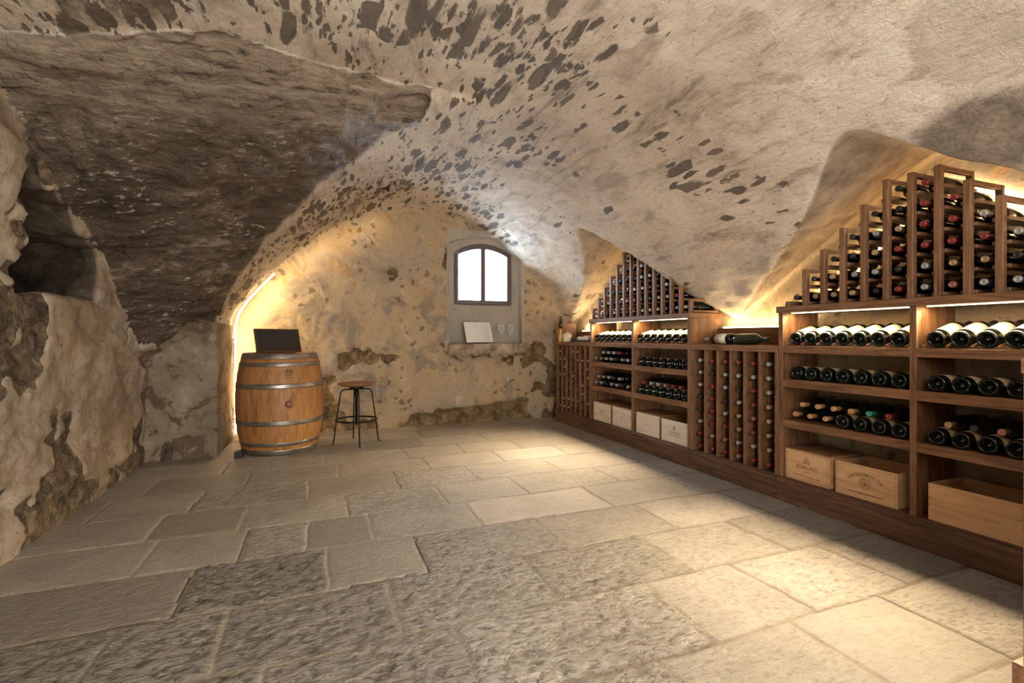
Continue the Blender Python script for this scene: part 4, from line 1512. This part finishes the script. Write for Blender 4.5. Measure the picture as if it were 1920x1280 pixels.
# ------------------------------------------------------------------ oak barrel
def barrel():
    bx, by = -0.330 * S, 4.885 * S
    H, r0, r1 = 0.862 * S, 0.300 * S, 0.362 * S
    root = thing('oak_barrel', 'large oak wine barrel with six metal hoops standing in the glowing arch corner', 'barrel', (bx, by, 0))
    rad = lambda q: r0 + (r1 - r0) * (1 - (2 * q - 1) ** 2) ** 0.9
    # staves: one coopered shell with shallow seams
    bm = bmesh.new()
    NS, NZ = 26, 24
    sub = 4
    seg = NS * sub
    rings = []
    for k in range(NZ + 1):
        q = k / NZ
        ring = []
        for i in range(seg):
            a = 2 * math.pi * i / seg
            rr = rad(q) - (0.0022 if i % sub == 0 else 0)
            ring.append(bm.verts.new((rr * math.cos(a), rr * math.sin(a), q * H)))
        rings.append(ring)
    inner = [bm.verts.new(((r0 - 0.024) * math.cos(2 * math.pi * i / seg), (r0 - 0.024) * math.sin(2 * math.pi * i / seg), H)) for i in range(seg)]
    inner2 = [bm.verts.new(((r0 - 0.024) * math.cos(2 * math.pi * i / seg), (r0 - 0.024) * math.sin(2 * math.pi * i / seg), H - 0.04)) for i in range(seg)]
    rings += [inner, inner2]
    for A, B in zip(rings[:-1], rings[1:]):
        for i in range(seg):
            j = (i + 1) % seg
            bm.faces.new((A[i], A[j], B[j], B[i]))
    bm.faces.new(rings[0])
    bm_obj('staves', bm, M['oak'], root, True)
    bm = bmesh.new()
    lathe(bm, [(0, H - 0.030), (r0 - 0.023, H - 0.030), (r0 - 0.023, H - 0.045), (0, H - 0.045)], 40)
    bm_obj('barrel_head', bm, M['oak'], root)
    for (qa, qb) in ((0.0, 0.052), (0.090, 0.128), (0.297, 0.343), (0.657, 0.703), (0.872, 0.910), (0.946, 1.0)):
        bm = bmesh.new()
        n = 4
        out = [(rad(qa + (qb - qa) * i / n) + 0.004, (qa + (qb - qa) * i / n) * H) for i in range(n + 1)]
        inn = [(rad(qb) - 0.001, qb * H), ]
        lathe(bm, [(rad(qa) - 0.001, qa * H)] + out + inn, 72)
        bm_obj('hoop', bm, M['hoop'], root, True)
    # bung and branded marks face the room
    face_a = math.atan2(-by, -bx) + R(10)
    def on(q, lift=0.0):
        return Vector((math.cos(face_a), math.sin(face_a), 0)) * (rad(q) + lift) + Vector((0, 0, q * H))
    rot = Matrix.Rotation(face_a, 4, 'Z') @ Matrix.Rotation(R(90), 4, 'Y')
    bm = bmesh.new()
    lathe(bm, [(0.034, -0.012), (0.036, 0.004), (0.036, 0.022), (0.031, 0.030), (0.016, 0.034), (0, 0.034)], 24, Matrix.Translation(on(0.505)) @ rot)
    lb = bm_obj('bung', bm, M['seat_wood'], root, True)
    # brand burnt into a stave: a small crown over two lines of marks
    bm = bmesh.new()
    fr = Matrix.Translation(on(0.80, 0.0012)) @ Matrix.Rotation(face_a + R(90), 4, 'Z') @ Matrix.Rotation(R(90 - 8), 4, 'X')
    for k in range(4):
        bar(bm, fr, -0.030 + k * 0.018, -0.022 + k * 0.018, 0.018, 0.038 + (0.008 if k in (1, 2) else 0))
    bar(bm, fr, -0.034, 0.042, 0.010, 0.016)
    me = text_bm('EBER', 0.026, 0.0003)
    me.transform(fr @ Matrix.Translation((0.0, -0.010, 0)))
    bm.from_mesh(me)
    me = text_bm('S&J', 0.024, 0.0003)
    me.transform(fr @ Matrix.Translation((-0.004, -0.038, 0)))
    bm.from_mesh(me)
    bm_obj('brand_mark', bm, M['oak_dark'], root)
    bm = bmesh.new()
    fr = Matrix.Translation(on(0.68, 0.0052)) @ Matrix.Rotation(face_a + R(90), 4, 'Z') @ Matrix.Rotation(R(90 - 5), 4, 'X')
    me = text_bm('TARANSO', 0.018, 0.0003)
    me.transform(fr)
    bm.from_mesh(me)
    bm_obj('hoop_stamp', bm, M['print_dark'], root)
    return bx, by, H


bx_, by_, bh_ = barrel()

# framed dark panel leaning on the barrel top
yaw = R(30)
root = thing('framed_board', 'small framed dark board standing upright on the oak barrel', 'board', (bx_ - 0.012, by_ + 0.06, bh_ + 0.0005 - 0.0), None, yaw)
lean = Matrix.Rotation(R(-17), 4, 'X')
W2, HB = 0.235, 0.255
bm = bmesh.new()
for q in ((-W2, W2, -0.009, 0.009, 0, 0.018), (-W2, W2, -0.009, 0.009, HB - 0.014, HB), (-W2, -W2 + 0.016, -0.009, 0.009, 0.018, HB - 0.014), (W2 - 0.016, W2, -0.009, 0.009, 0.018, HB - 0.014)):
    add_box(bm, *q, bev=0.0015, mtx=lean)
bm_obj('frame', bm, M['board_frame'], root)
bm = bmesh.new()
add_box(bm, -W2 + 0.014, W2 - 0.014, -0.004, 0.006, 0.015, HB - 0.012, bev=0, mtx=lean)
bm_obj('panel', bm, M['slate'], root)
bm = bmesh.new()
add_box(bm, -0.02, 0.02, 0.062, 0.070, 0.0, 0.15, bev=0.001)
add_box(bm, -0.015, 0.015, 0.0, 0.07, 0.0, 0.010, bev=0.001)
bm_obj('easel_stand', bm, M['board_frame'], root)

# little black box on the floor behind the barrel
o = boxes('transformer_box', [(-0.66, -0.60, 4.60, 4.68, 0.0, 0.055)], M['black_plastic'], None)
tag(o, 'small black box on the floor beside the oak barrel', 'transformer box')


# ------------------------------------------------------------------ stool
def stool():
    sx, sy = 0.320 * S, 4.85 * S
    root = thing('bar_stool', 'round wooden-seated stool with thin black iron legs beside the barrel', 'stool', (sx, sy, 0))
    Hs = 0.572 * S
    bm = bmesh.new()
    lathe(bm, [(0, Hs - 0.042), (0.10, Hs - 0.040), (0.165, Hs - 0.030), (0.198, Hs - 0.014), (0.203, Hs - 0.006), (0.196, Hs), (0.12, Hs - 0.006), (0, Hs - 0.010)], 40)
    bm_obj('seat', bm, M['seat_wood'], root, True)
    bm = bmesh.new()
    lathe(bm, [(0, Hs - 0.060), (0.075, Hs - 0.060), (0.075, Hs - 0.043), (0, Hs - 0.043)], 24)
    bm_obj('seat_plate', bm, M['iron'], root)
    bm = bmesh.new()
    lathe(bm, [(0, 0.20), (0.013, 0.20), (0.013, Hs - 0.055), (0.017, Hs - 0.055), (0.017, Hs - 0.15)], 14)
    bm_obj('column', bm, M['iron'], root, True)
    va = math.atan2(-sy, -sx)
    for k in range(4):
        a = va + R(90) * k + R(8)
        d = Vector((math.cos(a), math.sin(a), 0))
        pts = [d * 0.012 + Vector((0, 0, Hs - 0.070))]
        for i in range(7):
            q = i / 6 * math.pi / 2
            pts.append(d * (0.115 + 0.05 * math.sin(q)) + Vector((0, 0, Hs - 0.12 + 0.05 * math.cos(q))))
        pts += [d * 0.205 + Vector((0, 0, 0.26)), d * 0.236 + Vector((0, 0, 0.008)), d * 0.262 + Vector((0, 0, 0.007))]
        bm = bmesh.new()
        tube(bm, pts, 0.0072, 8)
        bm_obj('leg', bm, M['iron'], root, True)
    bm = bmesh.new()
    tube(bm, [(0.213 * math.cos(2 * math.pi * i / 40), 0.213 * math.sin(2 * math.pi * i / 40), 0.225 * S) for i in range(40)], 0.0095, 8, True)
    bm_obj('footring', bm, M['iron'], root, True)


stool()


# ------------------------------------------------------------------ on the ledge: open book, two glasses
def ledge_things():
    zl = LEDGE_Z * S + 0.0008
    root = thing('open_book', 'open book with blank cream pages propped up on the window ledge', 'book', (1.750 * S, 5.495 * S, zl), None, R(17))
    lean = Matrix.Rotation(R(-17), 4, 'X')
    lift = Matrix.Translation((0, 0, 0.014))
    pw, ph = 0.215, 0.285
    for s, nm in ((-1, 'page_block'), (1, 'page_block')):
        bm = bmesh.new()
        cols = []
        N = 8
        for i in range(N + 1):
            q = i / N
            x = s * pw * q
            y = -0.010 * math.sin(math.pi * min(1, q * 1.3)) * (1 - q * 0.5) - 0.006
            cols.append([bm.verts.new(lift @ lean @ Vector((x, yy, zz))) for yy, zz in ((y, 0), (y, ph), (0.004, ph), (0.004, 0))])
        for A, B in zip(cols[:-1], cols[1:]):
            for k in range(4):
                j = (k + 1) % 4
                bm.faces.new((A[k], A[j], B[j], B[k]))
        bm.faces.new(cols[0])
        bm.faces.new(cols[-1])
        pg = bm_obj(nm, bm, M['paper'], root)
        if s == 1:
            bm = bmesh.new()
            for k in range(12):
                add_box(bm, 0.03, 0.165, -0.0195 + 0.004, -0.0120, 0.03 + k * 0.0200, 0.0318 + k * 0.0200, 0, lift @ lean)
            bm_obj('printed_line', bm, M['ink'], pg)
    bm = bmesh.new()
    add_box(bm, -pw - 0.005, pw + 0.005, 0.004, 0.009, -0.003, ph + 0.004, 0.001, lift @ lean)
    bm_obj('cover', bm, M['cover'], root)
    bm = bmesh.new()
    add_box(bm, -0.10, 0.10, -0.035, 0.02, 0.0, 0.006, 0.001)
    add_box(bm, -0.10, 0.10, -0.038, -0.030, 0.0, 0.014, 0.001)
    add_box(bm, -0.02, 0.02, 0.012, 0.020, 0.0, 0.20, 0.001, Matrix.Translation((0, 0.012, 0)) @ lean)
    bm_obj('book_stand', bm, M['cover'], root)
    for k, (gx, gy, hh, nm) in enumerate(((2.025, 5.53, 0.262, 'clear stemmed wine glass on the ledge, nearer the open book'), (2.145, 5.53, 0.262, 'clear stemmed wine glass on the ledge, farther from the book'))):
        g = thing('wine_glass', nm, 'wine glass', (gx * S, gy * S, zl), 'wine glasses on the window ledge')
        bm = bmesh.new()
        h0 = 0.118
        outer = [(0.004, h0), (0.020, h0 + 0.012), (0.037, h0 + 0.042), (0.043, h0 + 0.068), (0.040, h0 + 0.105), (0.031, hh)]
        inner = [(0.030, hh), (0.0385, h0 + 0.105), (0.0415, h0 + 0.068), (0.0355, h0 + 0.043), (0.018, h0 + 0.014), (0.0, h0 + 0.006)]
        lathe(bm, outer + inner, 24)
        bm_obj('bowl', bm, M['wine_glass'], g, True)
        bm = bmesh.new()
        lathe(bm, [(0.0042, h0 + 0.001), (0.0036, h0 - 0.03), (0.0036, 0.03), (0.006, 0.010)], 12)
        bm_obj('stem', bm, M['wine_glass'], g, True)
        bm = bmesh.new()
        lathe(bm, [(0.006, 0.010), (0.020, 0.005), (0.036, 0.003), (0.037, 0.001), (0, 0.001)], 24)
        bm_obj('foot', bm, M['wine_glass'], g, True)


ledge_things()


# ------------------------------------------------------------------ small things on the corner counter
def counter_things():
    z = 0.947 * S + 0.0008
    g = thing('decanter', 'tall slender decanter with dark glass top on the corner grid rack', 'decanter', (2.672 * S, 5.235 * S, z))
    bm = bmesh.new()
    lathe(bm, [(0, 0), (0.030, 0), (0.033, 0.01), (0.033, 0.075), (0.028, 0.090), (0.012, 0.11), (0.010, 0.17), (0.012, 0.178), (0, 0.178)], 20)
    bm_obj('amber_base', bm, M['amber'], g, True)
    bm = bmesh.new()
    lathe(bm, [(0, 0.178), (0.020, 0.180), (0.028, 0.205), (0.026, 0.26), (0.014, 0.295), (0.010, 0.325), (0.014, 0.335), (0, 0.335)], 20)
    bm_obj('dark_bulb', bm, M['bottle'], g, True)
    bm = bmesh.new()
    tube(bm, [(0.0, 0.0, 0.325), (0.0, -0.02, 0.345), (0.0, -0.055, 0.335), (0.0, -0.085, 0.290)], 0.0035, 6)
    tube(bm, [(0.0, 0.0, 0.325), (0.0, 0.02, 0.345), (0.0, 0.045, 0.335), (0.0, 0.06, 0.310)], 0.0035, 6)
    bm_obj('wire_arm', bm, M['iron'], g, True)
    g = thing('cream_jar', 'squat cream china jar beside the slender decanter', 'jar', (2.688 * S, 5.095 * S, z))
    bm = bmesh.new()
    lathe(bm, [(0, 0), (0.052, 0), (0.058, 0.006), (0.060, 0.085), (0.054, 0.104), (0.040, 0.112), (0, 0.114)], 28)
    bm_obj('jar_body', bm, M['cream_china'], g, True)
    bm = bmesh.new()
    lathe(bm, [(0.0, 0.114), (0.03, 0.114), (0.028, 0.122), (0.008, 0.125), (0.010, 0.134), (0, 0.136)], 20)
    bm_obj('jar_lid', bm, M['cream_china'], g, True)
    g = thing('dark_pot', 'small dark grey pot between the cream jar and the cup tray', 'pot', (2.70 * S, 4.975 * S, z))
    bm = bmesh.new()
    lathe(bm, [(0, 0), (0.026, 0), (0.030, 0.02), (0.030, 0.05), (0.027, 0.055), (0.024, 0.05), (0.022, 0.01), (0, 0.008)], 20)
    bm_obj('pot_body', bm, M['slate'], g, True)
    g = thing('serving_tray', 'dark wooden tray carrying three white cups on the corner grid rack', 'tray', (2.735 * S, 4.745 * S, z))
    bm = bmesh.new()
    add_box(bm, -0.075, 0.075, -0.165, 0.165, 0, 0.008)
    bm_obj('tray_base', bm, M['tray'], g)
    bm = bmesh.new()
    for q in ((-0.075, -0.068, -0.165, 0.165), (0.068, 0.075, -0.165, 0.165), (-0.068, 0.068, -0.165, -0.158), (-0.068, 0.068, 0.158, 0.165)):
        add_box(bm, *q, 0.008, 0.026)
    bm_obj('tray_rim', bm, M['tray'], g)
    for k in range(3):
        c = thing('white_cup', f'small white cup on the tray, {ORD[k + 1]} from the cream jar', 'cup', (2.70 * S, (4.81 - 0.075 * k) * S, z + 0.0085), 'white cups on the tray')
        bm = bmesh.new()
        lathe(bm, [(0, 0), (0.022, 0), (0.026, 0.004), (0.034, 0.060), (0.032, 0.060), (0.024, 0.008), (0, 0.007)], 20)
        bm_obj('cup_body', bm, M['white_china'], c, True)
        bm = bmesh.new()
        tube(bm, [(-0.028, 0, 0.05), (-0.045, 0, 0.047), (-0.047, 0, 0.03), (-0.026, 0, 0.018)], 0.0035, 6)
        bm_obj('cup_handle', bm, M['white_china'], c, True)
    g = thing('folded_napkins', 'pale folded napkins lying on the cup tray behind the cups', 'napkin', (2.757 * S, 4.72 * S, z + 0.0095))
    bm = bmesh.new()
    for k in range(4):
        add_box(bm, -0.03, 0.03, -0.10 + 0.004 * k, 0.10 - 0.003 * k, 0.018 * k, 0.018 * k + 0.016, 0.004)
    bm_obj('napkin_stack', bm, M['cream_china'], g)


counter_things()


# ------------------------------------------------------------------ light strip round the back arch
def arch_light():
    pts = []
    for z in np.linspace(0.06, 1.10, 12):
        pts.append((-0.765, 5.42, float(z)))
    for x in np.linspace(-0.735, 2.60, 44):
        pts.append((float(x), 5.42, float(Zm(np.array([x]))[0]) - 0.055))
    root = thing('arch_light', 'warm light strip running round the arch of the window wall', 'light strip', tuple(c * S for c in pts[0]))
    b = Vector(rel(root))
    bm = bmesh.new()
    tube(bm, [Vector(p) * S - b for p in pts[:17]], 0.009, 8)
    bm_obj('led_tape', bm, M['led_hot'], root)
    seq = [(-0.74, 0.10, -0.74, 1.10), (-0.70, 1.15, -0.40, 1.60), (-0.38, 1.64, 0.05, 2.02), (0.09, 2.05, 0.60, 2.30)]
    pw = [11, 5, 2.5, 1.0]
    for (xa, za, xb, zb), p in zip(seq, pw):
        a, c = Vector((xa * S, 5.38 * S, za * S)), Vector((xb * S, 5.38 * S, zb * S))
        d = (c - a).normalized()
        inw = Vector((d.z, 0, -d.x))
        nrm = (inw + Vector((0, 0.9, 0))).normalized()
        zax = -nrm
        xax = d.cross(zax)
        o = area('arch_lamp', (a + c) / 2, (0, 0, 0), 0.03, (c - a).length, p, WARM)
        o.rotation_euler = Matrix((xax, d, zax)).transposed().to_euler()


arch_light()
